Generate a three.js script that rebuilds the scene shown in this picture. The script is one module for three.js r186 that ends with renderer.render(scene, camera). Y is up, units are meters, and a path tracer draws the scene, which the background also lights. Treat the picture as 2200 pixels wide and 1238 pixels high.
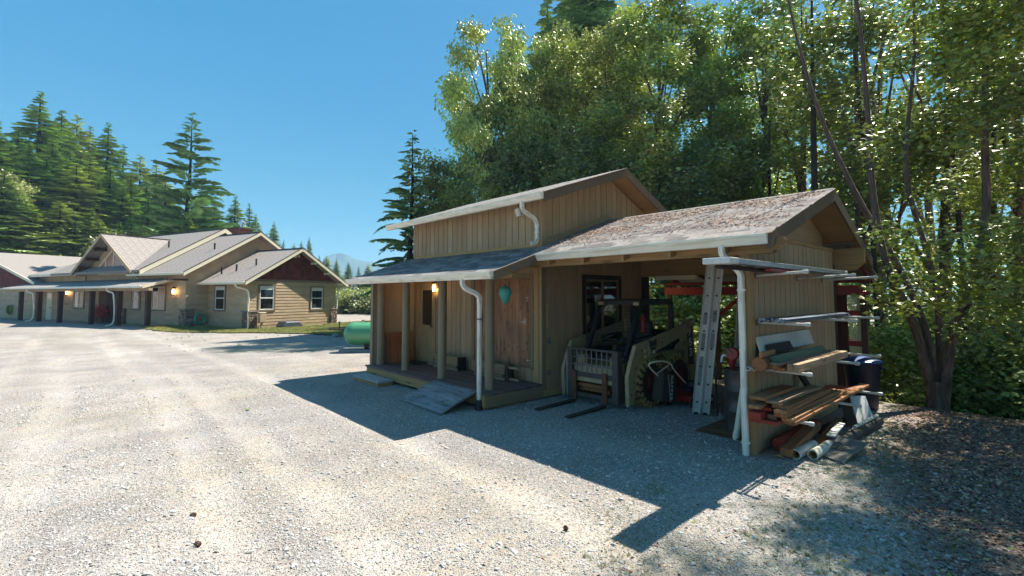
import * as THREE from 'three';
import { mergeGeometries, toCreasedNormals } from 'three/addons/utils/BufferGeometryUtils.js';
import { FontLoader } from 'three/addons/loaders/FontLoader.js';
import { TextGeometry } from 'three/addons/geometries/TextGeometry.js';

// ---------------------------------------------------------------- camera, sky, sun, exposure
const scene = new THREE.Scene();
const V = (x, y, z) => new THREE.Vector3(x, y, z);
const FOCAL = 1030, PITCH = 3.5 * Math.PI / 180, YAW = 47.943 * Math.PI / 180, EYE = 2.05;
const camera = new THREE.PerspectiveCamera(2 * Math.atan(619 / FOCAL) * 180 / Math.PI, 2200 / 1238, 0.1, 6000);
camera.position.set(0, EYE, 0);
const FW = V(-Math.sin(YAW) * Math.cos(PITCH), Math.sin(PITCH), -Math.cos(YAW) * Math.cos(PITCH));
camera.lookAt(FW.clone().add(camera.position));
camera.setViewOffset(2200, 1238, 0, 48, 2200, 1238);
camera.updateProjectionMatrix();
scene.add(camera);

const SUN_EL = 56 * Math.PI / 180, SUN_AZ = 2.0 * Math.PI / 180;   // azimuth from -z towards +x
const SUN = V(Math.sin(SUN_AZ) * Math.cos(SUN_EL), Math.sin(SUN_EL), -Math.cos(SUN_AZ) * Math.cos(SUN_EL));
{
  const w = 1024, h = 512, a = new Float32Array(w * h * 4), d = V(0, 0, 0);
  for (let j = 0; j < h; j++) for (let i = 0; i < w; i++) {
    const el = ((j + .5) / h - .5) * Math.PI, az = ((i + .5) / w - .5) * 2 * Math.PI;
    d.set(Math.cos(el) * Math.cos(az), Math.sin(el), Math.cos(el) * Math.sin(az));
    const t = Math.max(0, d.y), k = Math.pow(1 - t, 4.5), k2 = Math.pow(1 - t, 14);
    const c = Math.max(0, d.dot(SUN)), halo = .06 * Math.pow(c, 5) + .2 * Math.pow(c, 26);
    const o = (j * w + i) * 4;
    a[o] = .018 + .058 * k + .13 * k2 + halo;
    a[o + 1] = .128 + .165 * k + .115 * k2 + halo;
    a[o + 2] = .27 + .125 * k + .045 * k2 + halo;
    a[o + 3] = 1;
    if (d.y < 0) { a[o] = .3; a[o + 1] = .34; a[o + 2] = .36; }
  }
  const sky = new THREE.DataTexture(a, w, h, THREE.RGBAFormat, THREE.FloatType);
  sky.mapping = THREE.EquirectangularReflectionMapping; sky.magFilter = THREE.LinearFilter; sky.needsUpdate = true;
  scene.background = sky; scene.environment = sky;
}
const sun = new THREE.DirectionalLight(new THREE.Color(1, .94, .845), 5);
sun.position.copy(SUN).multiplyScalar(120); sun.target.position.set(-8, 0, -6);
sun.position.add(sun.target.position);
sun.castShadow = true; sun.shadow.mapSize.set(4096, 4096);
Object.assign(sun.shadow.camera, { left: -60, right: 60, top: 60, bottom: -60, near: 1, far: 400 });
scene.add(sun, sun.target);
const renderer = new THREE.WebGLRenderer({ antialias: true });
renderer.toneMapping = THREE.LinearToneMapping; renderer.toneMappingExposure = 2.45;
renderer.shadowMap.enabled = true;
scene.fog = new THREE.FogExp2(new THREE.Color(.36, .58, .78), 0.0005);

// ---------------------------------------------------------------- helpers: random, noise, textures
function rng(s) { return () => { s |= 0; s = s + 0x6D2B79F5 | 0; let t = Math.imul(s ^ s >>> 15, 1 | s); t = t + Math.imul(t ^ t >>> 7, 61 | t) ^ t; return ((t ^ t >>> 14) >>> 0) / 4294967296; }; }
const R = rng(7);
const rr = (a, b, r = R) => a + (b - a) * r();
const clamp = (x, a = 0, b = 1) => Math.min(b, Math.max(a, x));
const smooth = (a, b, x) => { const t = clamp((x - a) / (b - a)); return t * t * (3 - 2 * t); };
const mix = (a, b, t) => a + (b - a) * t;
function hash(x, y, s) { let h = Math.imul(x, 374761393) + Math.imul(y, 668265263) + Math.imul(s, 1442695041) | 0; h = Math.imul(h ^ h >>> 13, 1274126177); return ((h ^ h >>> 16) >>> 0) / 4294967296; }
function vnoise(x, y, s = 0, px = 0, py = 0) {          // value noise, periodic if px,py are set
  let xi = Math.floor(x), yi = Math.floor(y); const xf = x - xi, yf = y - yi;
  const m = (v, p) => p ? ((v % p) + p) % p : v;
  const u = xf * xf * (3 - 2 * xf), v = yf * yf * (3 - 2 * yf), x0 = m(xi, px), x1 = m(xi + 1, px), y0 = m(yi, py), y1 = m(yi + 1, py);
  return mix(mix(hash(x0, y0, s), hash(x1, y0, s), u), mix(hash(x0, y1, s), hash(x1, y1, s), u), v);
}
function fbm(x, y, s = 0, oct = 4, p = 0) { let a = 0, w = .5, n = 0; for (let i = 0; i < oct; i++) { a += w * vnoise(x, y, s + i, p, p); n += w; x *= 2; y *= 2; p *= 2; w *= .55; } return a / n; }
// texture over [0,1)^2 from a function (u, v) -> [r, g, b] in 0..1 (sRGB) ; tileable when the function is
function tex(n, fn, srgb = true) {
  const a = new Uint8Array(n * n * 4);
  for (let j = 0; j < n; j++) for (let i = 0; i < n; i++) { const c = fn(i / n, j / n), o = (j * n + i) * 4; a[o] = clamp(c[0]) * 255; a[o + 1] = clamp(c[1]) * 255; a[o + 2] = clamp(c[2]) * 255; a[o + 3] = 255; }
  const t = new THREE.DataTexture(a, n, n); t.wrapS = t.wrapT = THREE.RepeatWrapping; t.magFilter = THREE.LinearFilter; t.minFilter = THREE.LinearMipmapLinearFilter; t.generateMipmaps = true;
  if (srgb) t.colorSpace = THREE.SRGBColorSpace; t.needsUpdate = true; return t;
}
function rep(t, x, y = x) { const c = t.clone(); c.repeat.set(x, y); c.needsUpdate = true; return c; }
const grey = v => [v, v, v];
// ---------------------------------------------------------------- helpers: geometry (all in metres, uv in metres)
function uvBox(g, grain = 'auto', ou = rr(0, 9), ov = rr(0, 9)) {       // uv by face direction; v runs along the grain axis
  g = g.index ? g.toNonIndexed() : g;
  const p = g.attributes.position, n = p.count, uv = new Float32Array(n * 2), a = V(), b = V(), c = V(), nn = V();
  if (grain === 'auto') { g.computeBoundingBox(); const s = g.boundingBox.getSize(V()); grain = s.x >= s.y && s.x >= s.z ? 'x' : s.y >= s.z ? 'y' : 'z'; }
  for (let i = 0; i < n; i += 3) {
    a.fromBufferAttribute(p, i); b.fromBufferAttribute(p, i + 1); c.fromBufferAttribute(p, i + 2);
    nn.crossVectors(b.clone().sub(a), c.clone().sub(a)); const ax = Math.abs(nn.x), ay = Math.abs(nn.y), az = Math.abs(nn.z);
    const f = ax >= ay && ax >= az ? 'x' : ay >= az ? 'y' : 'z';
    let k = ['x', 'y', 'z'].filter(q => q !== f), vv = k.includes(grain) ? grain : k[1], uu = k.find(q => q !== vv);
    [a, b, c].forEach((q, m) => { uv[(i + m) * 2] = q[uu] + ou; uv[(i + m) * 2 + 1] = q[vv] + ov; });
  }
  g.setAttribute('uv', new THREE.BufferAttribute(uv, 2)); return g;
}
function raw(tris) { const g = new THREE.BufferGeometry(); g.setAttribute('position', new THREE.Float32BufferAttribute(tris.flat(2), 3)); g.computeVertexNormals(); return g; }
// box with chamfered edges
function box(w, h, d, c = .004, grain = 'auto') {
  c = Math.min(c, w * .3, h * .3, d * .3); const t = [], S = [w / 2, h / 2, d / 2];
  const pt = (s, ax) => [0, 1, 2].map(i => s[i] * (S[i] - (i === ax ? 0 : c)));
  const quad = (a, b, cc, dd, o) => { const n = V(...b).sub(V(...a)).cross(V(...cc).sub(V(...a))); (n.dot(V(...o)) > 0) ? t.push([a, b, cc], [a, cc, dd]) : t.push([a, cc, b], [a, dd, cc]); };
  for (let ax = 0; ax < 3; ax++) for (const s of [-1, 1]) {
    const [i, j] = [0, 1, 2].filter(q => q !== ax), q = (u, v) => { const r = [0, 0, 0]; r[ax] = s; r[i] = u; r[j] = v; return pt(r, ax); }, o = [0, 0, 0]; o[ax] = s;
    quad(q(-1, -1), q(1, -1), q(1, 1), q(-1, 1), o);
  }
  for (let ax = 0; ax < 3; ax++) { const [i, j] = [0, 1, 2].filter(q => q !== ax); for (const si of [-1, 1]) for (const sj of [-1, 1]) { const m = e => { const r = [0, 0, 0]; r[ax] = e; r[i] = si; r[j] = sj; return r; }, o = [0, 0, 0]; o[i] = si; o[j] = sj; quad(pt(m(-1), i), pt(m(1), i), pt(m(1), j), pt(m(-1), j), o); } }
  for (const a of [-1, 1]) for (const b of [-1, 1]) for (const e of [-1, 1]) { const s = [a, b, e], P = [pt(s, 0), pt(s, 1), pt(s, 2)], n = V(...P[1]).sub(V(...P[0])).cross(V(...P[2]).sub(V(...P[0]))); t.push(n.dot(V(a, b, e)) > 0 ? P : [P[0], P[2], P[1]]); }
  return uvBox(raw(t), grain);
}
const bx = (x0, x1, y0, y1, z0, z1, c = .004, grain = 'auto') => box(Math.abs(x1 - x0), Math.abs(y1 - y0), Math.abs(z1 - z0), c, grain).translate((x0 + x1) / 2, (y0 + y1) / 2, (z0 + z1) / 2);
// prism: polygon (list of 3d points, convex, planar) pushed by vector e
function prism(poly, e, grain = 'auto') {
  const P = poly.map(p => V(...p)), E = V(...e), Q = P.map(p => p.clone().add(E)), t = [], n = P.length;
  const nn = P[1].clone().sub(P[0]).cross(P[2].clone().sub(P[0])), flip = nn.dot(E) > 0;
  const add = (a, b, c) => t.push(flip ? [a, c, b].map(v => v.toArray()) : [a, b, c].map(v => v.toArray()));
  for (let i = 1; i < n - 1; i++) { add(P[0], P[i], P[i + 1]); add(Q[0], Q[i + 1], Q[i]); }
  for (let i = 0; i < n; i++) { const j = (i + 1) % n; add(P[i], Q[i], Q[j]); add(P[i], Q[j], P[j]); }
  return uvBox(raw(t), grain);
}
// beam of section w x h from A to B; 'up' fixes its roll
function bar(A, B, w, h, up = [0, 1, 0], c = .004) {
  A = V(...A); B = V(...B); const L = A.distanceTo(B), g = box(w, h, L, c, 'z'), z = B.clone().sub(A).normalize(), x = V(...up).cross(z).normalize(), y = z.clone().cross(x);
  return g.applyMatrix4(new THREE.Matrix4().makeBasis(x, y, z).setPosition(A.clone().add(B).multiplyScalar(.5)));
}
function cylUV(g, r, L) { const u = g.attributes.uv; for (let i = 0; i < u.count; i++) u.setXY(i, u.getX(i) * 6.28 * r, u.getY(i) * L); return g; }
function tube(A, B, r, r2 = r, seg = 12, open = false) {
  A = V(...A); B = V(...B); const L = A.distanceTo(B), g = cylUV(new THREE.CylinderGeometry(r2, r, L, seg, 1, open), r, L);
  return g.applyQuaternion(new THREE.Quaternion().setFromUnitVectors(V(0, 1, 0), B.clone().sub(A).normalize())).translate((A.x + B.x) / 2, (A.y + B.y) / 2, (A.z + B.z) / 2);
}
function hose(pts, r, seg = 40, rad = 8, closed = false) { const c = new THREE.CatmullRomCurve3(pts.map(p => V(...p)), closed, 'centripetal'); return cylUV(new THREE.TubeGeometry(c, seg, r, rad, closed), r, c.getLength()); }
function pipe(A, B, r, ri, seg = 20) {                       // open hollow pipe
  const L = V(...A).distanceTo(V(...B)), g = new THREE.LatheGeometry([[ri, 0], [r, 0], [r, L], [ri, L], [ri, 0]].map(p => new THREE.Vector2(...p)), seg);
  return toCreasedNormals(g, .6).applyQuaternion(new THREE.Quaternion().setFromUnitVectors(V(0, 1, 0), V(...B).sub(V(...A)).normalize())).translate(...A);
}
function lathe(pts, seg = 24) { return toCreasedNormals(new THREE.LatheGeometry(pts.map(p => new THREE.Vector2(...p)), seg), .7); }
function limb(pts, radii, seg = 8) {                          // tapered branch through points
  const c = new THREE.CatmullRomCurve3(pts.map(p => V(...p))), n = pts.length * 4, fr = c.computeFrenetFrames(n, false), pos = [], uv = [], idx = [], L = c.getLength();
  for (let i = 0; i <= n; i++) { const t = i / n, p = c.getPointAt(t), q = t * (radii.length - 1), k = Math.min(radii.length - 2, Math.floor(q)), r = mix(radii[k], radii[k + 1], q - k);
    for (let j = 0; j <= seg; j++) { const a = j / seg * 2 * Math.PI, v = fr.normals[i].clone().multiplyScalar(Math.cos(a) * r).addScaledVector(fr.binormals[i], Math.sin(a) * r).add(p); pos.push(v.x, v.y, v.z); uv.push(j / seg * Math.max(.3, 6.28 * radii[0]), t * L); } }
  for (let i = 0; i < n; i++) for (let j = 0; j < seg; j++) { const a = i * (seg + 1) + j, b = a + seg + 1; idx.push(a, b, a + 1, b, b + 1, a + 1); }
  const g = new THREE.BufferGeometry(); g.setAttribute('position', new THREE.Float32BufferAttribute(pos, 3)); g.setAttribute('uv', new THREE.Float32BufferAttribute(uv, 2)); g.setIndex(idx); g.computeVertexNormals(); return g;
}
function merged(list) {                                       // same attributes for all, then one geometry
  return mergeGeometries(list.map(g => { g = g.index ? g.toNonIndexed() : g; const o = new THREE.BufferGeometry(); for (const k of ['position', 'normal', 'uv']) o.setAttribute(k, g.attributes[k] || new THREE.Float32BufferAttribute(new Float32Array(g.attributes.position.count * (k === 'uv' ? 2 : 3)), k === 'uv' ? 2 : 3)); return o; }));
}
// ---------------------------------------------------------------- helpers: things and parts
const taken = {};
function numbered(n) { const k = taken[n] = (taken[n] ?? -1) + 1; return k ? `${n}_${String(k).padStart(3, '0')}` : n; }
function tag(o, label, category, group, kind) { if (label) o.userData.label = label; if (category) o.userData.category = category; if (group) o.userData.group = group; if (kind) o.userData.kind = kind; return o; }
function thing(name, label, category, pos = [0, 0, 0], turn = 0, group) {
  const o = new THREE.Group(); o.name = numbered(name); o.position.set(...pos); o.rotation.y = turn; scene.add(o); return tag(o, label, category, group);
}
function part(name, geo, mat, parent, pos) {                    // geometry in the parent's own axes
  const m = new THREE.Mesh(Array.isArray(geo) ? merged(geo) : geo, mat); m.name = name; m.castShadow = m.receiveShadow = true; if (pos) m.position.set(...pos); parent.add(m); return m;
}
function whole(name, geo, mat, label, category, group, origin) {    // a thing of one mesh, geometry given in world axes
  let g = Array.isArray(geo) ? merged(geo) : geo; g.computeBoundingBox(); const b = g.boundingBox, c = origin || [(b.min.x + b.max.x) / 2, b.min.y, (b.min.z + b.max.z) / 2];
  g.translate(-c[0], -c[1], -c[2]); const m = new THREE.Mesh(g, mat); m.name = numbered(name); m.position.set(...c); m.castShadow = m.receiveShadow = true; scene.add(m); return tag(m, label, category, group);
}
function partW(name, geo, mat, parent, root = parent) {           // geometry given in world axes, root unturned
  const g = Array.isArray(geo) ? merged(geo) : geo; g.translate(-root.position.x, -root.position.y, -root.position.z); return part(name, g, mat, parent);
}
function structure(name, geo, mat) { const m = new THREE.Mesh(geo, mat); m.name = name; m.castShadow = m.receiveShadow = true; m.userData.kind = 'structure'; scene.add(m); return m; }
function copyOf(src, pos, turn = 0, scale = 1, label) { const c = src.clone(); c.name = numbered(src.name.replace(/_\d{3}$/, '')); c.position.set(...pos); c.rotation.y = turn; c.scale.set(scale, scale, scale); c.userData = { ...src.userData }; if (label) c.userData.label = label; scene.add(c); return c; }
// a spot on the ground under the photograph's column px, 'depth' metres along the view
const RT = V(Math.cos(YAW), 0, -Math.sin(YAW)), FLAT = V(-Math.sin(YAW), 0, -Math.cos(YAW));
const spot = (px, depth) => { const k = (px - 1100) / FOCAL * depth; return [FLAT.x * depth + RT.x * k, FLAT.z * depth + RT.z * k]; };
const heightAt = (py, depth) => EYE + (634 - py) / FOCAL * depth;
// ---------------------------------------------------------------- materials
const pn = (u, v, a, b, s) => vnoise(u * a, v * b, s, a, b);
const T = {};
T.wood = tex(512, (u, v) => { const w = pn(u, v, 4, 3, 1) * .6, g = pn(u + w * .12, v, 40, 4, 2) * .45 + pn(u, v, 110, 8, 3) * .3 + pn(u, v, 14, 2, 5) * .25; const k = Math.max(0, 1 - 14 * Math.hypot((u - .31) * 1, (v - .62) * .7)) + Math.max(0, 1 - 18 * Math.hypot((u - .77), (v - .2) * .7)); return grey(.66 + .34 * g - .3 * k); });
T.siding = tex(512, (u, v) => { const g = pn(u, v, 128, 5, 11) * .4 + pn(u, v, 60, 10, 12) * .3 + pn(u, v, 5, 3, 13) * .3; return grey(.78 + .22 * g); });
T.ply = tex(512, (u, v) => { const w = pn(u, v, 3, 2, 21), g = pn(u + w * .1, v, 36, 3, 22) * .4 + pn(u, v, 128, 10, 23) * .25 + pn(u, v, 7, 5, 24) * .35; const p = smooth(.7, .9, pn(u, v, 24, 20, 27)); const s = .5 + .6 * g - .16 * p; return [s * 1.0, s * .97, s * .93]; });
T.speck = tex(512, (u, v) => grey(.72 + .28 * (fbm(u * 8, v * 8, 31, 5, 8) * .7 + pn(u, v, 200, 200, 37) * .3)));
T.shingle = tex(256, (u, v) => { const n = pn(u, v, 128, 128, 41), m = pn(u, v, 9, 9, 42); return grey(.55 + .3 * n + .2 * m); });
T.bark = tex(512, (u, v) => { const g = pn(u + .1 * pn(u, v, 6, 8, 51), v, 22, 7, 52) * .5 + pn(u, v, 70, 22, 53) * .3 + pn(u, v, 4, 5, 54) * .4; return grey(.35 + .7 * g); });
T.streak = tex(256, (u, v) => grey(.7 + .3 * (pn(u, v, 24, 3, 61) * .5 + pn(u, v, 90, 60, 62) * .5)));
T.grime = tex(256, (u, v) => { const n = fbm(u * 6, v * 6, 66, 5, 6), s = smooth(.62, .8, pn(u, v, 40, 6, 67)); const k = .9 + .1 * n - .09 * s; return [k, k * (.995 - .01 * s), k * (.985 - .03 * s)]; });
T.red = tex(256, (u, v) => { const row = Math.floor(v * 8), x = u * 10 + hash(row, 3, 5), n = hash(Math.floor(x) % 10, row, 71); return grey(.6 + .4 * n * (.7 + .3 * pn(u, v, 64, 64, 72))); });
// gravel: stones of many sizes bedded in fines
{
  const N = 1024, col = new Uint8Array(N * N * 4), hgt = new Uint8Array(N * N * 4);
  const layers = [[72, .42, 1], [130, .55, 2], [230, .62, 3]];
  for (let j = 0; j < N; j++) for (let i = 0; i < N; i++) {
    const u = i / N, v = j / N; let h = .22 + .2 * fbm(u * 40, v * 40, 81, 3, 40), c = .74 + .22 * fbm(u * 64, v * 64, 83, 3, 64), warm = .5 + .5 * pn(u, v, 10, 10, 84);
    for (const [n, cover, s] of layers) {
      const x = u * n, y = v * n, xi = Math.floor(x), yi = Math.floor(y);
      for (let a = -1; a <= 1; a++) for (let b = -1; b <= 1; b++) {
        const cx = (xi + a + n) % n, cy = (yi + b + n) % n; if (hash(cx, cy, 90 + s) > cover * (.4 + 1.2 * pn(cx / n, cy / n, 5, 5, 95))) continue;
        const ox = xi + a + .5 + (hash(cx, cy, 100 + s) - .5) * .7, oy = yi + b + .5 + (hash(cx, cy, 110 + s) - .5) * .7, r = .24 + .26 * hash(cx, cy, 120 + s), an = hash(cx, cy, 130 + s) * 3.1, q = .65 + .35 * hash(cx, cy, 140 + s);
        const dx = x - ox, dy = y - oy, ex = (dx * Math.cos(an) + dy * Math.sin(an)), ey = (-dx * Math.sin(an) + dy * Math.cos(an)) / q, d = (Math.abs(ex) + Math.abs(ey)) * .45 + Math.hypot(ex, ey) * .6;
        if (d < r) { const t = 1 - d / r, hh = .3 + (.55 / s + .1) * Math.min(1, t * 2.4); if (hh > h) { h = hh; const tone = hash(cx, cy, 150 + s); c = .55 + .42 * tone; warm = hash(cx, cy, 160 + s); } }
      }
    }
    const o = (j * N + i) * 4, w = (warm - .5) * .09; col[o] = clamp(c * (1 + w)) * 255; col[o + 1] = clamp(c) * 255; col[o + 2] = clamp(c * (1 - w * 1.1)) * 255; col[o + 3] = 255; hgt[o] = hgt[o + 1] = hgt[o + 2] = clamp(h) * 255; hgt[o + 3] = 255;
  }
  const mk = (a, s) => { const t = new THREE.DataTexture(a, N, N); t.wrapS = t.wrapT = THREE.RepeatWrapping; t.magFilter = THREE.LinearFilter; t.minFilter = THREE.LinearMipmapLinearFilter; t.generateMipmaps = true; if (s) t.colorSpace = THREE.SRGBColorSpace; t.needsUpdate = true; return t; };
  T.gravel = mk(col, true); T.gravelH = mk(hgt, false);
}
const std = (color, o = {}) => new THREE.MeshStandardMaterial({ color, roughness: .85, ...o });
const W1 = rep(T.wood, 2.2, .6), S1 = rep(T.siding, 1.6, .7), P1 = rep(T.ply, .9, .6), K1 = rep(T.speck, 1.3, 1.3), K2 = rep(T.speck, .25, .25), G1 = rep(T.shingle, 2, 2), B1 = rep(T.bark, 1.2, .7), ST = rep(T.streak, 2, .6);
const M = {
  siding: [0xbfa37e, 0xbb9f7a, 0xc3a883, 0xb89b76].map(c => std(c, { map: S1, bumpMap: S1, bumpScale: .002 })),
  sidingBack: std(0xbfa27a, { map: S1 }),
  endPly: [0xbfa37e, 0xbb9f7a, 0xc3a883].map(c => std(c, { map: S1, bumpMap: S1, bumpScale: .002 })),
  trim: std(0x968262, { map: S1 }), trimTan: std(0xc09c66, { map: S1 }), fascia: std(0x77644d, { map: S1 }),
  post: std(0x9c8a6c, { map: S1, roughness: .7 }), beam: std(0xbc9766, { map: W1 }), joist: std(0xc49c66, { map: W1 }), soffit: std(0xb08c5e, { map: S1 }),
  deck: [0x7d6a63, 0x75635c, 0x846f66, 0x6f5f5a].map(c => std(c, { map: W1, bumpMap: W1, bumpScale: .002, roughness: .7 })),
  gutter: std(0xfaf2e0, { roughness: .42, map: rep(T.grime, .7, .7) }), spout: std(0xf6efe0, { roughness: .42, map: rep(T.grime, .9, .9) }), black: std(0x151517, { roughness: .5 }),
  shingle: [0x8e8782, 0x9a928c, 0x7e7874, 0xa59c95, 0x706a68].map(c => std(c, { map: G1, bumpMap: G1, bumpScale: .003, roughness: .95 })),
  roofDeck: std(0x6b5c50, { map: G1 }),
  ply: std(0xb98a6a, { map: P1, roughness: .75 }), redPly: std(0xb87444, { map: P1, roughness: .75 }), osb: std(0xb0845c, { map: W1, roughness: .8 }),
  door: std(0xc3a878, { map: K2, roughness: .5 }), white: std(0xeceae4, { map: K2, roughness: .5 }), whitePlastic: std(0xe8e9e6, { roughness: .35 }), cream: std(0xe6dcc0, { roughness: .45 }),
  glass: new THREE.MeshPhysicalMaterial({ color: 0x0e1012, roughness: .06, metalness: 0, clearcoat: 1, clearcoatRoughness: .03, specularIntensity: 1 }),
  brown: std(0x5a4332, { map: S1 }), darkBrown: std(0x3a2a20, { map: W1 }), mat: std(0x26221f, { map: K1 }),
  concrete: std(0x9c9a95, { map: K1 }), ramp: std(0x9fa3aa, { map: P1, roughness: .8 }), grayBoard: std(0x8f8a86, { map: W1 }),
  lumber: [0xb57a4c, 0xa86e42, 0xc48c5c, 0x9a6542, 0x93796a].map(c => std(c, { map: W1, bumpMap: W1, bumpScale: .002 })), redEnd: std(0xb8452c, { map: W1 }), oldWood: [0xb4926e, 0xa38262, 0xc09e7a].map(c => std(c, { map: W1, bumpMap: W1, bumpScale: .003 })), greenWood: std(0x5f7d68, { map: W1 }),
  pvc: std(0xe9e6dc, { roughness: .32, map: K2 }), pvcIn: std(0xb59a62), steelRod: std(0x7d8896, { metalness: .75, roughness: .42, map: ST }), alu: std(0xb9bcbe, { metalness: .8, roughness: .42, map: ST }), aluMatte: std(0xd6d3c8, { metalness: .1, roughness: .5, map: ST }),
  red: std(0x9c2018, { roughness: .45, map: K2 }), redWood: std(0x7d3026, { map: W1 }), drum: std(0x55504c, { roughness: .42, metalness: .35, map: K1 }), blueBin: std(0x0a1a36, { roughness: .45, map: K2 }), blueLid: std(0x1b4a86, { roughness: .35 }),
  loader: std(0xb8a27a, { roughness: .5, map: K1 }), loaderDirty: std(0x94804f, { roughness: .8, map: K1 }), steel: std(0x2c2a28, { roughness: .6, metalness: .3, map: K1 }), rust: std(0x7a4a2e, { roughness: .85, map: K1 }), tyre: std(0x3d3422, { roughness: .95, map: K1 }), mud: std(0xa58a52, { roughness: .95, map: K1 }), rim: std(0x8a2620, { roughness: .7, map: K1 }), bag: std(0x4a4636, { roughness: .9, map: K1 }), wornSteel: std(0x8d8a84, { roughness: .6, metalness: .4, map: K1 }),
  tank: new THREE.MeshPhysicalMaterial({ color: 0x58a872, roughness: .4, clearcoat: .5, clearcoatRoughness: .3, map: K2 }), teal: std(0x4fb3a6, { roughness: .5, map: K1 }), hose: std(0x1c8f74, { roughness: .5 }), oliveHose: std(0x6c7a35, { roughness: .6 }),
  hSiding: [0xc8ac88, 0xc3a783, 0xccb18d].map(c => std(c, { map: K2, roughness: .7 })), hTrim: std(0xd9cfb4, { roughness: .6 }), hBrown: std(0x766552, { roughness: .7 }), hRoof: std(0xaaa098, { map: G1, bumpMap: G1, bumpScale: .004, roughness: .95 }), hRoofEdge: std(0x4a443f), hRed: std(0x7c2c24, { map: rep(T.red, .45, .45), bumpMap: rep(T.red, .45, .45), bumpScale: .01 }), hPost: std(0x54382a, { map: W1 }), stone: [0x9a7a66, 0x7d655a, 0xb59a80, 0x8a7c72, 0x6e5a50].map(c => std(c, { map: K1 })), mortar: std(0x8f8578), blind: std(0xc7c9c2), pinkBlind: std(0xb98f76),
  chrome: std(0xd8dadc, { metalness: .9, roughness: .2 }), brick: std(0x8e5640, { map: K1 }),
  bark: std(0x6e5c4e, { map: B1, bumpMap: B1, bumpScale: .02 }), birchBark: std(0x84695a, { map: B1, bumpMap: B1, bumpScale: .015 }), darkBark: std(0x4a3c32, { map: B1, bumpMap: B1, bumpScale: .02 }),
};
const leafMat = (c, t = .4, r = .55) => new THREE.MeshPhysicalMaterial({ color: c, roughness: r, transmission: t, thickness: 0, side: THREE.DoubleSide, ior: 1.4 });
const lampGlow = (i = 6) => new THREE.MeshStandardMaterial({ color: 0xffe2b0, emissive: 0xffc67c, emissiveIntensity: i });
const pick = (a, r = R) => a[Math.floor(r() * a.length)];
const jit = (a, r = R) => (r() - .5) * 2 * a;
// ---------------------------------------------------------------- the ground
const HOUSE = V(-31.1, 0, -7.4), HT = Math.atan2(.358, .934);
const toHouse = (x, z) => { const dx = x - HOUSE.x, dz = z - HOUSE.z, c = Math.cos(HT), s = Math.sin(HT); return [dx * c - dz * s, dx * s + dz * c]; };
function crest(x) { return -11.0 + .16 * Math.max(0, x) * 3 - .25 * Math.min(0, x + 2.2) * 0; }   // z of the edge where the yard drops into the wood
const litterAt = (x, z, n1, n2) => smooth(-.25, .9, x + 1.95 + (n1 - .5) * 1.6 - .36 * Math.max(0, z + 8)) * smooth(-1.4, -4.2, z + (n2 - .5) * 2.4) * smooth(9, 5, x);
const trackAt = (x, z) => { const w = .18 * (vnoise(x * .4, z * .4, 241) - .5), c1 = .2 + .12 * x + .0045 * x * x + w, c2 = -2.5 + .06 * x + .003 * x * x + w, d = Math.min(Math.abs(Math.abs(z - c1) - .8), Math.abs(Math.abs(z - c2) - .8)); return smooth(.34, .1, d) * smooth(-38, -30, x) * smooth(1, -1.5, x); };
function groundY(x, z) {
  const d = Math.hypot(x, z), [hx, hz] = toHouse(x, z);
  let y = .035 * (fbm(x * .5, z * .5, 201, 3) - .5) * smooth(2, 6, d) * (1 - smooth(60, 120, d)) - .018 * trackAt(x, z) + .03 * (vnoise(x * .16, z * .16, 207) - .5);
  const nearShed = smooth(-13.5, -12.5, x) * (1 - smooth(-1.5, -.5, x)) * smooth(-12, -11.4, z) * (1 - smooth(-4.2, -3.2, z)); y *= 1 - .85 * nearShed;
  y += .15 * smooth(-1.2, -5.5, hx) * smooth(-14, 4, -hz + 6) * smooth(-34, -28, -d) * 0 + .15 * smooth(-1.5, -5, hx) * smooth(9, 4, hz);
  // bank that falls away behind and right of the shed
  const e = crest(x) - z;                         // metres beyond the edge
  const right = smooth(-13, -10.5, x) * (1 - smooth(30, 60, x));
  y -= right * (e > .2 ? Math.min(9, (e - .2) * .42 * smooth(.2, 3, e)) : 0) * smooth(-60, -45, z);
  y += .06 * Math.exp(-(((z - crest(x) - .8) / .9) ** 2)) * smooth(-2.1, -.8, x);
  // wooded hillside behind the house, valley to the right of it
  const hill = smooth(-9, -70, hz + .0) * smooth(-2, -60, hx) ; y += 5 * hill * smooth(40, 130, d);
  const lft = smooth(-34, -75, hx) * smooth(50, 130, d); y += 4 * lft * (1 - hill);
  y -= 14 * smooth(45, 140, d) * smooth(-4, 30, hx) * smooth(-14, -40, hz);
  return y;
}
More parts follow.
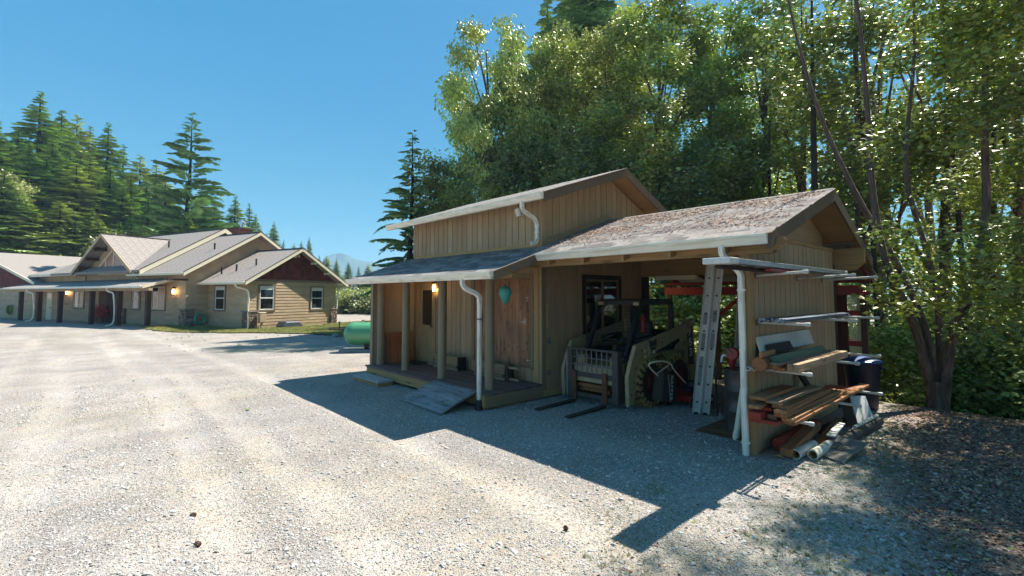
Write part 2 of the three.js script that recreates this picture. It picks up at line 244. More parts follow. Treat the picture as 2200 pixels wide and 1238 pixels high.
{
  const rings = 330, seg = 420, pos = [], uv = [], col = [], idx = [];
  const radius = i => { const t = i / rings; return .4 * Math.pow(4000 / .4, Math.pow(t, 1.05)); };
  const c1 = new THREE.Color();
  const push = (x, z) => {
    pos.push(x, groundY(x, z), z); uv.push(x / 2.3 + .07 * vnoise(x * .3, z * .3, 5), z / 2.3 + .07 * vnoise(x * .3, z * .3, 6));
    const d = Math.hypot(x, z), n1 = fbm(x * .35, z * .35, 211, 4), n2 = fbm(x * 1.4, z * 1.4, 215, 4), n3 = fbm(x * .12, z * .12, 219, 3);
    let r = .45, g = .42, b = .385;                                       // pale compacted gravel
    const dirt = smooth(.45, .68, n1) * .75; r = mix(r, .42, dirt); g = mix(g, .375, dirt); b = mix(b, .32, dirt);
    const grit = smooth(.5, .7, fbm(x * .5 + 9, z * .9, 223, 4)) * .6; r = mix(r, .33, grit); g = mix(g, .315, grit); b = mix(b, .3, grit);
    // leaf litter at the wood's edge
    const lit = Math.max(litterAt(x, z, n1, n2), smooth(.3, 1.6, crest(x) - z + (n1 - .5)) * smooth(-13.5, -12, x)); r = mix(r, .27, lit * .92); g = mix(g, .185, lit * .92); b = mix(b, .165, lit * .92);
    const v = .88 + .24 * n2; r *= v; g *= v; b *= v; const tr = trackAt(x, z) * (.5 + n2) * .11 * (1 - lit) * .7; r += tr; g += tr * .98; b += tr * .95;
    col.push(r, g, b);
  };
  push(0, 0);
  for (let i = 1; i <= rings; i++) for (let j = 0; j < seg; j++) { const a = j / seg * 2 * Math.PI, q = radius(i); push(Math.cos(a) * q, Math.sin(a) * q); }
  for (let j = 0; j < seg; j++) idx.push(0, 1 + (j + 1) % seg, 1 + j);
  for (let i = 0; i < rings - 1; i++) for (let j = 0; j < seg; j++) { const a = 1 + i * seg + j, b = 1 + i * seg + (j + 1) % seg, c = a + seg, d = b + seg; idx.push(a, b, c, b, d, c); }
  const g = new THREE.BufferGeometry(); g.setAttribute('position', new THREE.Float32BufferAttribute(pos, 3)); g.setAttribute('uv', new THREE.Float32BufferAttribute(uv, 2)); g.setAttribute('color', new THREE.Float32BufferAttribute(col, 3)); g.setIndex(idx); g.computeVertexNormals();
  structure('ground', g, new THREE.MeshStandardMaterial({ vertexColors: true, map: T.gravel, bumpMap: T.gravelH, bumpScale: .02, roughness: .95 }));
}
function scatter(name, geo, mat, n, place, label, category) {              // countless small stuff: one instanced object
  const m = new THREE.InstancedMesh(geo, mat, n), M4 = new THREE.Matrix4(), q = new THREE.Quaternion(), c = new THREE.Color(); let k = 0;
  for (let i = 0; i < n * 4 && k < n; i++) { const o = place(); if (!o) continue; q.setFromEuler(new THREE.Euler(...o.e)); M4.compose(V(...o.p), q, V(...o.s)); m.setMatrixAt(k, M4); m.setColorAt(k, c.setRGB(...o.c)); k++; }
  m.count = k; m.name = name; m.castShadow = m.receiveShadow = true; scene.add(m); return tag(m, label, category, null, 'stuff');
}
const stoneGeo = (() => { const g = new THREE.IcosahedronGeometry(1, 0), p = g.attributes.position, r = rng(3), seen = {}; for (let i = 0; i < p.count; i++) { const k = [p.getX(i), p.getY(i), p.getZ(i)].map(v => v.toFixed(2)).join(); const f = seen[k] ??= .7 + .5 * r(); p.setXYZ(i, p.getX(i) * f, p.getY(i) * f * .55, p.getZ(i) * f * .8); } g.computeVertexNormals(); return g; })();
const inYard = (rmin, rmax, r, pw = .5) => { const a = YAW + rr(-1.0, .98, r), d = rmin + (rmax - rmin) * Math.pow(r(), pw); return [-Math.sin(a) * d, -Math.cos(a) * d, d]; };
const underShed = (x, z) => (x > -11.6 && x < -6.7 && z < -5.5) || (x > -2.75 && x < -2.3 && z < -6.4);
{
  const r = rng(11);
  scatter('gravel', stoneGeo, std(0xffffff, { roughness: .9 }), 150000, () => {
    const [x, z, d] = inYard(2.6, 15, r, .85); if (underShed(x, z) || z < crest(x) + .1) return null;
    const n = fbm(x * .5, z * .5, 231, 3), inBlue = smooth(-2.5, -3.4, z) * smooth(-12, -11.5, x) * smooth(-1, -2, x), litter = litterAt(x, z, .5, .5); if (r() < litter * .45) return null; if (r() > .1 + .9 * smooth(.4, .62, n) + .55 * inBlue + .2 * smooth(-4, -1, x)) return null;
    if (r() < .7 * trackAt(x, z)) return null; const s = .004 + .009 * Math.pow(r(), 2.3) + (r() > .985 ? .016 : 0), t = r(), w = jit(.03, r); const base = litter > .3 ? .18 + .3 * t * t : .24 + .28 * t;
    return { p: [x, groundY(x, z) + s * .15, z], e: [jit(.4, r), r() * 6.3, jit(.4, r)], s: [s * rr(.8, 1.5, r), s, s * rr(.8, 1.3, r)], c: [base * (1.03 + w), base, base * (.94 - w)] };
  }, 'loose crushed grey gravel lying over the whole yard', 'gravel');
}
// ---------------------------------------------------------------- the workshop shed with porch and carport
const yr = z => z >= -9.1 ? 2.45 + .34 * (-5.2 - z) : 3.776 - .42 * (-9.1 - z);       // lower roof surface
const yu = z => z >= -9.14 ? 4.0 + .343 * (-6.45 - z) : 4.923 - .45 * (-9.14 - z);    // upper roof surface
const XL = -11.7, XR = -6.75, ZF = -6.9, ZB = -10.65, XE = -2.6;
const shed = thing('workshop_shed', 'tan board-sided workshop shed with front porch and open carport holding a skid loader', 'shed', [-7, 0, -8.5]);
function planksZ(parent, x0, x1, z, yb, yt, holes, mats, out = .02, w = .203) {          // boards on a wall that faces +z
  for (let a = x0; a < x1 - .01; a += w) {
    const b = Math.min(x1, a + w), cuts = [a, b, ...holes.flatMap(h => [h[0], h[1]]).filter(c => c > a + .004 && c < b - .004)].sort((p, q) => p - q), mat = pick(mats);
    for (let i = 0; i + 1 < cuts.length; i++) {
      const p = cuts[i] + (i ? 0 : .009), q = cuts[i + 1] - (i + 2 === cuts.length ? .009 : 0), c = (p + q) / 2; let runs = [[yb, yt(c)]];
      for (const h of holes) if (c > h[0] && c < h[1]) runs = runs.flatMap(([s, e]) => [[s, Math.min(e, h[2])], [Math.max(s, h[3]), e]].filter(v => v[1] - v[0] > .03));
      for (const [s, e] of runs) { const top = e === yt(c); partW('plank', prism([[p, s, z], [q, s, z], [q, top ? yt(q) : e, z], [p, top ? yt(p) : e, z]], [0, 0, out + jit(.0015)], 'y'), mat, parent, shed); }
    }
  }
}
function planksX(parent, z0, z1, x, yb, yt, holes, mats, out = .02, w = .203) {          // boards on a wall that faces +x, from z0 back to z1
  for (let a = z0; a > z1 + .01; a -= w) {
    const b = Math.max(z1, a - w), cuts = [a, b, ...holes.flatMap(h => [h[0], h[1]]).filter(c => c < a - .004 && c > b + .004)].sort((p, q) => q - p), mat = pick(mats);
    for (let i = 0; i + 1 < cuts.length; i++) {
      const p = cuts[i] - (i ? 0 : .009), q = cuts[i + 1] + (i + 2 === cuts.length ? .009 : 0), c = (p + q) / 2; let runs = [[yb(c), yt(c)]];
      for (const h of holes) if (c < h[0] && c > h[1]) runs = runs.flatMap(([s, e]) => [[s, Math.min(e, h[2])], [Math.max(s, h[3]), e]].filter(v => v[1] - v[0] > .03));
      for (const [s, e] of runs) { const top = e === yt(c), bot = s === yb(c); partW('plank', prism([[x, bot ? yb(p) : s, p], [x, bot ? yb(q) : s, q], [x, top ? yt(q) : e, q], [x, top ? yt(p) : e, p]], [out + jit(.0015), 0, 0], 'y'), mat, parent, shed); }
    }
  }
}
// walls
{
  const holes = [[-11.5, -10.55, .2, 2.42], [-9.02, -6.97, .55, 2.5]];
  const fw = partW('front_wall', bx(XL, XR - .02, .02, 2.95, ZF - .12, ZF, .002), M.sidingBack, shed);
  planksZ(fw, XL, XR - .09, ZF, .3, () => 2.86, holes, M.siding);
  const uw = partW('upper_wall', bx(XL, XR - .02, 2.96, 4.02, ZF - .12, ZF - .001, .002), M.sidingBack, shed);
  planksZ(uw, XL + .02, XR - .09, ZF, 3.1, () => 4.0, [], M.siding);
  partW('trim_board', bx(XL, XR + .02, 2.985, 3.1, ZF, ZF + .026), M.trimTan, uw, shed);
  for (const x of [XL - .03, XR - .085]) partW('corner_board', bx(x, x + .11, 3.1, 4.03, ZF, ZF + .024), M.siding[1], uw, shed);
  const gw = partW('gable_wall', prism([[XR - .13, .02, ZF - .121], [XR - .13, .02, ZB], [XR - .13, yu(ZB) - .16, ZB], [XR - .13, yu(-9.14) - .16, -9.14], [XR - .13, yu(ZF) - .12, ZF - .121]], [.13, 0, 0]), M.sidingBack, shed);
  planksX(gw, ZF - .1, ZB, XR, z => yr(z) + .13, z => yu(z) - .15, [], M.siding);
  partW('trim_board', prism([[XR, yr(ZF) + .01, ZF], [XR, yr(-9.1) + .01, -9.1], [XR, yr(-9.1) + .12, -9.1], [XR, yr(ZF) + .12, ZF]], [.026, 0, 0]), M.siding[3], gw, shed);
  partW('trim_board', prism([[XR, yr(-9.1) + .01, -9.1], [XR, yr(ZB) + .01, ZB], [XR, yr(ZB) + .12, ZB], [XR, yr(-9.1) + .12, -9.1]], [.026, 0, 0]), M.siding[3], gw, shed);
  partW('corner_board', bx(XR, XR + .024, yr(ZF) + .1, 4.04, ZF - .1, ZF + .02), M.siding[1], gw, shed);
  planksX(gw, ZF - .1, ZB, XR, () => .16, z => yr(z) - .13, [[-8.12, -9.55, 1.02, 2.5]], M.siding);
  partW('sill_board', bx(XR, XR + .03, .03, .16, ZF, ZB), M.trimTan, gw, shed);
  partW('corner_board', bx(XR, XR + .022, .16, 2.75, ZF - .1, ZF + .022), M.trim, gw, shed);
  partW('corner_board', bx(XR - .2, XR - .085, .04, 2.8, ZF, ZF + .022), M.trimTan, fw, shed);
  partW('back_wall', bx(XL, XR - .131, .02, 4.1, ZB - .1, ZB), M.sidingBack, shed);
  partW('side_wall', prism([[XL, .02, ZF - .121], [XL, .02, ZB], [XL, yu(ZB) - .16, ZB], [XL, yu(-9.14) - .16, -9.14], [XL, yu(ZF) - .12, ZF - .121]], [.12, 0, 0]), M.sidingBack, shed);
  // wing wall that closes the porch at its far end
  const wing = partW('porch_end_wall', bx(-11.62, -11.52, .28, 2.62, -5.62, ZF), M.brown, shed); wing.material = M.siding[0];
  partW('corner_board', bx(-11.52, -11.49, .3, 2.6, ZF + .01, ZF + .1), M.trim, wing, shed);
  partW('corner_board', bx(-11.63, -11.5, .28, 2.5, -5.62, -5.59), M.post, wing, shed);
}
// openings on the porch
{
  const d = partW('door', bx(-11.42, -10.63, .31, 2.34, ZF, ZF + .03), M.door, shed);
  partW('door_frame', [bx(-11.5, -11.42, .3, 2.42, ZF, ZF + .05), bx(-10.63, -10.55, .3, 2.42, ZF, ZF + .05), bx(-11.42, -10.63, 2.34, 2.42, ZF, ZF + .05)], M.trimTan, d, shed);
  partW('pane', bx(-11.19, -10.72, 1.26, 2.18, ZF + .03, ZF + .038), M.glass, d, shed);
  partW('pane_frame', [bx(-11.23, -11.19, 1.22, 2.22, ZF + .03, ZF + .046), bx(-10.72, -10.68, 1.22, 2.22, ZF + .03, ZF + .046), bx(-11.19, -10.72, 1.22, 1.26, ZF + .03, ZF + .046), bx(-11.19, -10.72, 2.18, 2.22, ZF + .03, ZF + .046)], M.door, d, shed);
  for (let i = 0; i < 9; i++) partW('door_board', bx(-11.34 + i * .076, -11.34 + i * .076 + .068, .42, 1.12, ZF + .03, ZF + .036), M.door, d, shed);
  partW('door_handle', [new THREE.SphereGeometry(.033, 14, 10).translate(-10.69, 1.24, ZF + .085), tube([-10.69, 1.24, ZF + .03], [-10.69, 1.24, ZF + .07], .014)], M.wornSteel, d, shed);
  const w = partW('window_surround', [bx(-9.02, -8.93, .55, 2.5, ZF, ZF + .034), bx(-7.06, -6.97, .55, 2.5, ZF, ZF + .034), bx(-8.93, -7.06, 2.4, 2.5, ZF, ZF + .034), bx(-8.36, -8.28, .55, 2.4, ZF, ZF + .03)], M.trim, shed);
  partW('plywood_sheet', bx(-8.28, -7.065, .57, 2.39, ZF + .002, ZF + .02, .002, 'y'), M.ply, w, shed).userData.label = 'weathered brown plywood sheet nailed over a window';
  partW('plywood_sheet', bx(-8.925, -8.365, .57, 2.39, ZF + .002, ZF + .016, .002, 'y'), M.ply, w, shed);
  const r = rng(5); // white paint scuffs on the big sheet
  const scuff = (x, y, n, s) => { const g = []; for (let i = 0; i < n; i++) { const a = r() * 6.3, q = s * r(); g.push(bx(-.5, .5, -.5, .5, 0, .001, .0001).scale(.05 * rr(.3, 1.4, r) * s * 8, .012 * rr(.5, 1.6, r) * s * 8, 1).rotateZ(jit(.7, r)).translate(x + Math.cos(a) * q, y + Math.sin(a) * q * .7, ZF + .0205 + .0003 * i)); } return g; };
  partW('paint_scuff', [...scuff(-7.24, 1.5, 12, .1), ...scuff(-7.16, 1.0, 4, .05), ...scuff(-7.18, 2.0, 5, .12), ...scuff(-7.14, .72, 5, .1)], std(0xd8cdbc), w, shed);
  // window in the carport wall
  const X = XR, win = partW('window', [bx(X, X + .045, 1.02, 1.14, -8.12, -9.55), bx(X, X + .045, 2.4, 2.5, -8.12, -9.55), bx(X, X + .045, 1.14, 2.4, -8.12, -8.22), bx(X, X + .045, 1.14, 2.4, -9.45, -9.55)], M.darkBrown, shed);
  partW('frame', [bx(X, X + .03, 1.14, 1.18, -8.22, -9.45), bx(X, X + .03, 2.36, 2.4, -8.22, -9.45), bx(X, X + .03, 1.18, 2.36, -8.22, -8.26), bx(X, X + .03, 1.18, 2.36, -9.41, -9.45), bx(X, X + .034, 1.18, 2.36, -8.82, -8.88)], std(0x84644e, { roughness: .6 }), win, shed);
  for (const [a, b] of [[-8.26, -8.82], [-8.88, -9.41]]) partW('pane', bx(X + .002, X + .01, 1.18, 2.36, a, b, .001), M.glass, win, shed);
  // small fixtures by the corner
  partW('wall_box', box(.03, .12, .1, .008).translate(XR + .03, 1.13, -7.06), M.wornSteel, gwOf(), shed); partW('wall_box', box(.03, .12, .09, .008).translate(XR + .03, .5, -7.06), M.wornSteel, gwOf(), shed);
}
function gwOf() { return shed.children.find(c => c.name === 'gable_wall'); }
// porch floor
{
  const dk = partW('porch_floor', [bx(-11.5, -6.76, .06, .25, -5.49, -5.45), bx(-11.5, -6.76, .06, .25, -6.86, -6.82), bx(-11.5, -6.8, .06, .25, -6.2, -6.16)], M.joist, shed);
  for (let i = 0; i < 10; i++) { const z = -5.43 - i * .1445; partW('plank', box(4.84, .038, .137, .006, 'x').translate(-9.13 + jit(.008), .275 + jit(.0015), z - .0685), M.deck[i % 4], dk, shed); }
  partW('rim_board', bx(-6.76, -6.722, .04, .25, -5.44, ZF), M.trim, dk, shed);
  partW('rim_board_end', bx(-6.80, -6.72, .05, .25, -5.449, -5.405), M.joist, dk, shed);
  partW('skirt_board', bx(-6.8, -6.76, -.02, .05, -5.44, ZF), M.osb, dk, shed);
  for (const x of [-11.3, -9.9, -8.4]) partW('pier_block', bx(x - .09, x + .09, -.02, .06, -5.72, -5.54, .01), M.oldWood[1], dk, shed);
  for (const x of [-11.36, -10.1, -8.58, -7.0]) { const p = partW('post', lathe([[0, 0], [.094, 0], [.094, .02], [.09, .04], [.088, 2.06], [0, 2.06]], 20).translate(x, .294, -5.75), M.post, shed); }
  partW('porch_beam', bx(-11.9, -6.3, 2.352, 2.5, -5.82, -5.68), M.beam, shed);
}
// roofs
function shingles(roof, patches, most) {
  const ex = .142, list = [], wid = .31;
  for (const [x0, x1, z0, z1, f] of patches) {
    const s = (f(z1) - f(z0)) / (z0 - z1), an = Math.atan(s), dz = ex * Math.cos(an); let row = 0;
    for (let z = z0; z > z1 + .02; z -= dz, row++) for (let x = x0 - (row % 2) * wid / 2 - R() * .08; x < x1 - .01; x += wid) { const a = Math.max(x0, x) + .002, b = Math.min(x1, x + wid) - .002; if (b - a > .03) list.push({ a, b, z: z - dz * .62, y: f(z - dz * .62) + .008 + jit(.0025), an }); }
  }
  list.sort((p, q) => Math.hypot(p.a, p.z) - Math.hypot(q.a, q.z));
  const geo = box(wid - .004, .009, .185, .002, 'x'), rest = [], W = wid - .004;
  list.forEach((s, i) => {
    const e = new THREE.Euler(s.an + .035 + jit(.008), jit(.006), 0), pos = V((s.a + s.b) / 2, s.y, s.z), sc = V((s.b - s.a) / W, 1, 1);
    if (i < most) { const m = new THREE.Mesh(geo, pick(M.shingle)); m.name = 'shingle'; m.position.copy(pos).sub(shed.position); m.rotation.copy(e); m.scale.copy(sc); m.castShadow = m.receiveShadow = true; roof.add(m); }
    else { const g = geo.clone().applyMatrix4(new THREE.Matrix4().compose(pos, new THREE.Quaternion().setFromEuler(e), sc)), c = pick(M.shingle).color, n = g.attributes.position.count; g.setAttribute('color', new THREE.Float32BufferAttribute(Array.from({ length: n }, () => [c.r, c.g, c.b]).flat(), 3)); rest.push(g); }
  });
  if (rest.length) { const g = mergeGeometries(rest); g.translate(-shed.position.x, -shed.position.y, -shed.position.z); const m = part('shingles', g, std(0xffffff, { vertexColors: true, map: G1, bumpMap: G1, bumpScale: .003, roughness: .95 }), roof); m.userData.kind = 'stuff'; }
}
function slab(x0, x1, pts, th) { return prism([...pts.map(([z, y]) => [x0, y, z]), ...pts.slice().reverse().map(([z, y]) => [x0, y - th, z])], [x1 - x0, 0, 0]); }
{
  const L = partW('porch_roof', slab(-12.02, -6.22, [[-5.2, yr(-5.2)], [-6.28, yr(-6.28)]], .1), M.roofDeck, shed);
  partW('roof_deck', slab(-12.02, XR + .0, [[-6.28, yr(-6.28)], [ZF - .02, yr(ZF - .02)]], .1), M.roofDeck, L, shed);
  partW('soffit', slab(-12.0, -6.25, [[-5.24, yr(-5.24) - .102], [ZF, yr(ZF) - .102]], .012), M.soffit, L, shed);
  partW('rake_board', slab(-6.22, -6.19, [[-5.17, yr(-5.17) + .012], [-6.28, yr(-6.28) + .012]], .165), M.fascia, L, shed);
  partW('rake_board', slab(-12.05, -12.02, [[-5.17, yr(-5.17) + .012], [ZF, yr(ZF) + .012]], .165), M.fascia, L, shed);
  const Cc = partW('carport_roof', slab(XR, -2.25, [[-6.28, yr(-6.28) - .001], [-9.1, yr(-9.1)]], .1), M.roofDeck, shed);
  partW('rear_slope', slab(XR, -2.25, [[-9.1, yr(-9.1)], [-11.5, yr(-11.5)]], .1), M.roofDeck, Cc, shed);
  partW('soffit', slab(XR + .02, -2.27, [[-6.28, yr(-6.28) - .102], [-9.1, yr(-9.1) - .102]], .012), M.soffit, Cc, shed); partW('soffit', slab(XR + .02, -2.27, [[-9.1, yr(-9.1) - .102], [-11.48, yr(-11.48) - .102]], .012), M.soffit, Cc, shed);
  partW('rake_board', slab(-2.25, -2.218, [[-6.22, yr(-6.22) + .014], [-9.1, yr(-9.1) + .014]], .2), M.fascia, Cc, shed); partW('rake_board', slab(-2.25, -2.218, [[-9.1, yr(-9.1) + .014], [-11.53, yr(-11.53) + .014]], .2), M.fascia, Cc, shed);
  partW('ridge_cap', [slab(XR, -2.23, [[-8.98, yr(-8.98) + .024], [-9.1, yr(-9.1) + .026]], .008), slab(XR, -2.23, [[-9.1, yr(-9.1) + .026], [-9.24, yr(-9.24) + .024]], .008)], M.shingle[1], Cc, shed);
  shingles(L, [[-12.03, -6.2, -5.17, -6.25, yr], [-12.03, XR + .03, -6.25, ZF + .02, yr]], 150);
  shingles(Cc, [[XR + .03, -2.2, -6.25, -9.08, yr]], 150);
  const U = partW('upper_roof', slab(-12.3, -6.27, [[-6.45, yu(-6.45)], [-9.14, yu(-9.14)]], .1), M.roofDeck, shed);
  partW('rear_slope', slab(-12.3, -6.27, [[-9.14, yu(-9.14)], [-11.4, yu(-11.4)]], .1), M.roofDeck, U, shed);
  partW('soffit', slab(-12.28, -6.28, [[-6.47, yu(-6.47) - .102], [-9.14, yu(-9.14) - .102]], .012), M.soffit, U, shed); partW('soffit', slab(-12.28, -6.28, [[-9.14, yu(-9.14) - .102], [-11.38, yu(-11.38) - .102]], .012), M.soffit, U, shed);
  partW('rake_board', slab(-6.27, -6.238, [[-6.43, yu(-6.43) + .014], [-9.14, yu(-9.14) + .014]], .2), M.fascia, U, shed); partW('rake_board', slab(-6.27, -6.238, [[-9.14, yu(-9.14) + .014], [-11.42, yu(-11.42) + .014]], .2), M.fascia, U, shed);
  partW('roof_brace', bx(XR + .01, -6.3, 4.18, 4.24, -10.5, -10.56), M.beam, U, shed);
  const sh = []; for (let z = -6.42; z > -9.1; z -= .135) for (let x = -12.32; x < -6.22; x += .31) { const b = Math.min(-6.22, x + .306); sh.push(box(b - x, .01, .18, .002, 'x').rotateX(Math.atan(.343) + .03).translate((x + b) / 2, yu(z - .08) + .009 + jit(.003), z - .085)); }
  const us = partW('shingles', sh, M.shingle[1], U, shed); us.userData.kind = 'stuff';
}
// gutters and downspouts
function gutter(x0, x1, zw, yt, parent) {
  const pr = [[0, 0], [.0, -.125], [.075, -.125], [.095, -.085], [.125, -.03], [.128, 0]], n = 6, g = [];
  for (let i = 1; i < n; i++) { const [a, b] = [pr[i - 1], pr[i]]; const t = .004; const nx = b[1] - a[1], ny = -(b[0] - a[0]), l = Math.hypot(nx, ny); g.push(prism([[x0, yt + a[1], zw + a[0]], [x0, yt + b[1], zw + b[0]], [x0, yt + b[1] - ny / l * t, zw + b[0] + nx / l * t], [x0, yt + a[1] - ny / l * t, zw + a[0] + nx / l * t]], [x1 - x0, 0, 0], 'x')); }
  const m = partW('gutter', g, M.gutter, parent, shed);
  for (const x of [x0, x1]) partW('gutter_end', prism(pr.map(p => [x, yt + p[1], zw + p[0]]), [x === x0 ? .005 : -.005, 0, 0]), M.gutter, m, shed);
  partW('gutter_lip', bx(x0, x1, yt - .012, yt + .004, zw + .118, zw + .134, .003), M.gutter, m, shed);
  return m;
}
{
  const g1 = gutter(-12.04, -6.2, -5.2, 2.445, shed), g2 = gutter(-6.2, -2.23, -6.28, 2.80, shed), g3 = gutter(-12.33, -6.24, -6.45, 3.99, shed);
  const square = (pts, w = .074, d = .056) => { const c = new THREE.CatmullRomCurve3(pts.map(p => V(...p)), false, 'centripetal'), g = new THREE.ExtrudeGeometry(new THREE.Shape([[-d / 2, -w / 2], [d / 2, -w / 2], [d / 2, w / 2], [-d / 2, w / 2]].map(p => new THREE.Vector2(...p))), { steps: 40, bevelEnabled: false, extrudePath: c }); return uvBox(g); };
  const runs = [
    [[[-7.02, 2.34, -5.13], [-7.02, 2.25, -5.13], [-6.99, 2.17, -5.17], [-6.89, 2.07, -5.34], [-6.85, 2.0, -5.385], [-6.85, 1.9, -5.385]], [-6.85, -5.385, .16, 1.92]],
    [[[-2.79, 2.69, -6.2], [-2.79, 2.6, -6.2], [-2.77, 2.53, -6.24], [-2.68, 2.38, -6.4], [-2.65, 2.31, -6.425], [-2.65, 2.22, -6.425]], [-2.65, -6.425, 0, 2.25]],
    [[[-6.78, 3.88, -6.38], [-6.78, 3.8, -6.38], [-6.79, 3.72, -6.42], [-6.82, 3.58, -6.76], [-6.82, 3.5, -6.83], [-6.82, 3.42, -6.835]], [-6.82, -6.835, 3.2, 3.44]],
  ];
  runs.forEach(([pts, [x, z, y0, y1]], i) => {
    const m = partW('downspout', [square(pts), bx(x - .037, x + .037, y0, y1, z - .028, z + .028, .006)], M.spout, shed);
    if (i < 2) partW('rib', [bx(x - .02, x - .012, y0 + .1, y1 - .02, z + .028, z + .0315, .001), bx(x + .012, x + .02, y0 + .1, y1 - .02, z + .028, z + .0315, .001)], M.spout, m, shed);
    for (const y of i === 2 ? [3.3, 3.42] : i === 1 ? [.15, 2.1] : [1.6]) partW('strap', bx(x - .043, x + .055, y, y + .03, z - .02, z + .032, .003), i === 0 ? M.wornSteel : M.spout, m, shed);
    if (i === 0) partW('drain_boot', lathe([[0, 0], [.07, 0], [.065, .17], [.05, .2], [0, .2]], 14).translate(x, -.02, z), M.black, m, shed);
    if (i === 2) partW('elbow', square([[x, 3.21, z], [x, 3.14, z + .01], [x - .01, 3.1, z + .06], [x - .03, 3.08, z + .14]]), M.spout, m, shed);
  });
}
// carport timbers and end wall
{
  partW('beam', prism([[XR + .02, 2.58, -6.46], [-2.28, 2.58, -6.46], [-2.13, 2.74, -6.46], [-2.13, 2.78, -6.46], [XR + .02, 2.78, -6.46]], [0, 0, -.13], 'x'), M.beam, shed).userData.label = 'tan front beam with a slanted end under the gutter';
  partW('beam', prism([[XR + .02, 2.5, -10.4], [-2.28, 2.5, -10.4], [-2.13, 2.64, -10.4], [-2.13, 2.9, -10.4], [XR + .02, 2.9, -10.4]], [0, 0, -.13], 'x'), M.beam, shed);
  const ew = partW('end_wall', bx(XE - .1, XE, -.02, 2.88, -6.62, -10.3), M.endPly[1], shed);
  planksX(ew, -6.62, -10.3, XE, () => .0, () => 2.84, [], M.endPly, .014, .203);
  partW('trim_board', bx(XE, XE + .03, 2.84, 2.9, -6.6, -10.3), M.beam, ew, shed);
  partW('corner_post', lathe([[0, -.02], [.085, -.02], [.085, 2.62], [0, 2.62]], 16).translate(XE - .03, 0, -6.56), M.beam, ew, shed);
  partW('rear_post', bx(XE - .14, XE + .01, -.05, 2.6, -10.31, -10.46), M.darkBrown, shed);
  partW('rear_post', bx(XR + .02, XR + .16, -.05, 2.5, -10.42, -10.56), M.darkBrown, shed);
  partW('gable_panel', prism([[XE - .14, 2.86, -6.9], [XE - .14, 2.86, -10.3], [XE - .14, yr(-10.3) - .12, -10.3], [XE - .14, yr(-9.1) - .12, -9.1], [XE - .14, yr(-6.9) - .115, -6.9]], [-.03, 0, 0]), M.siding[1], shed);
  for (const x of [-6.0, -5.2, -4.4, -3.6, -2.8]) partW('rafter', slab(x - .02, x + .02, [[-6.3, yr(-6.3) - .116], [-9.08, yr(-9.08) - .116]], .13), M.beam, shed);
}
// needles and dead leaves that have drifted on the carport roof
{
  const r = rng(21), blade = bx(-1, 1, -.03, .03, -.05, .05, .001);
  scatter('roof_litter', blade, std(0xffffff, { roughness: .95 }), 3600, () => {
    const x = rr(-6.5, -2.3, r), z = rr(-6.5, -9.0, r), n = fbm(x * 1.1, z * 2.2, 301, 4); if (r() > (.12 + .88 * smooth(.4, .7, n)) * smooth(-6.2, -7.8, z)) return null;
    const s = rr(.012, .03, r), t = r(); return { p: [x, yr(z) + .022 + .012 * r(), z], e: [.33 + jit(.25, r), r() * 6.3, jit(.3, r)], s: [s, .05, .16], c: [.26 + .2 * t, .17 + .15 * t, .12 + .12 * t] };
  }, 'brown needles and dead leaves drifted over the carport roof', 'leaf litter');
}
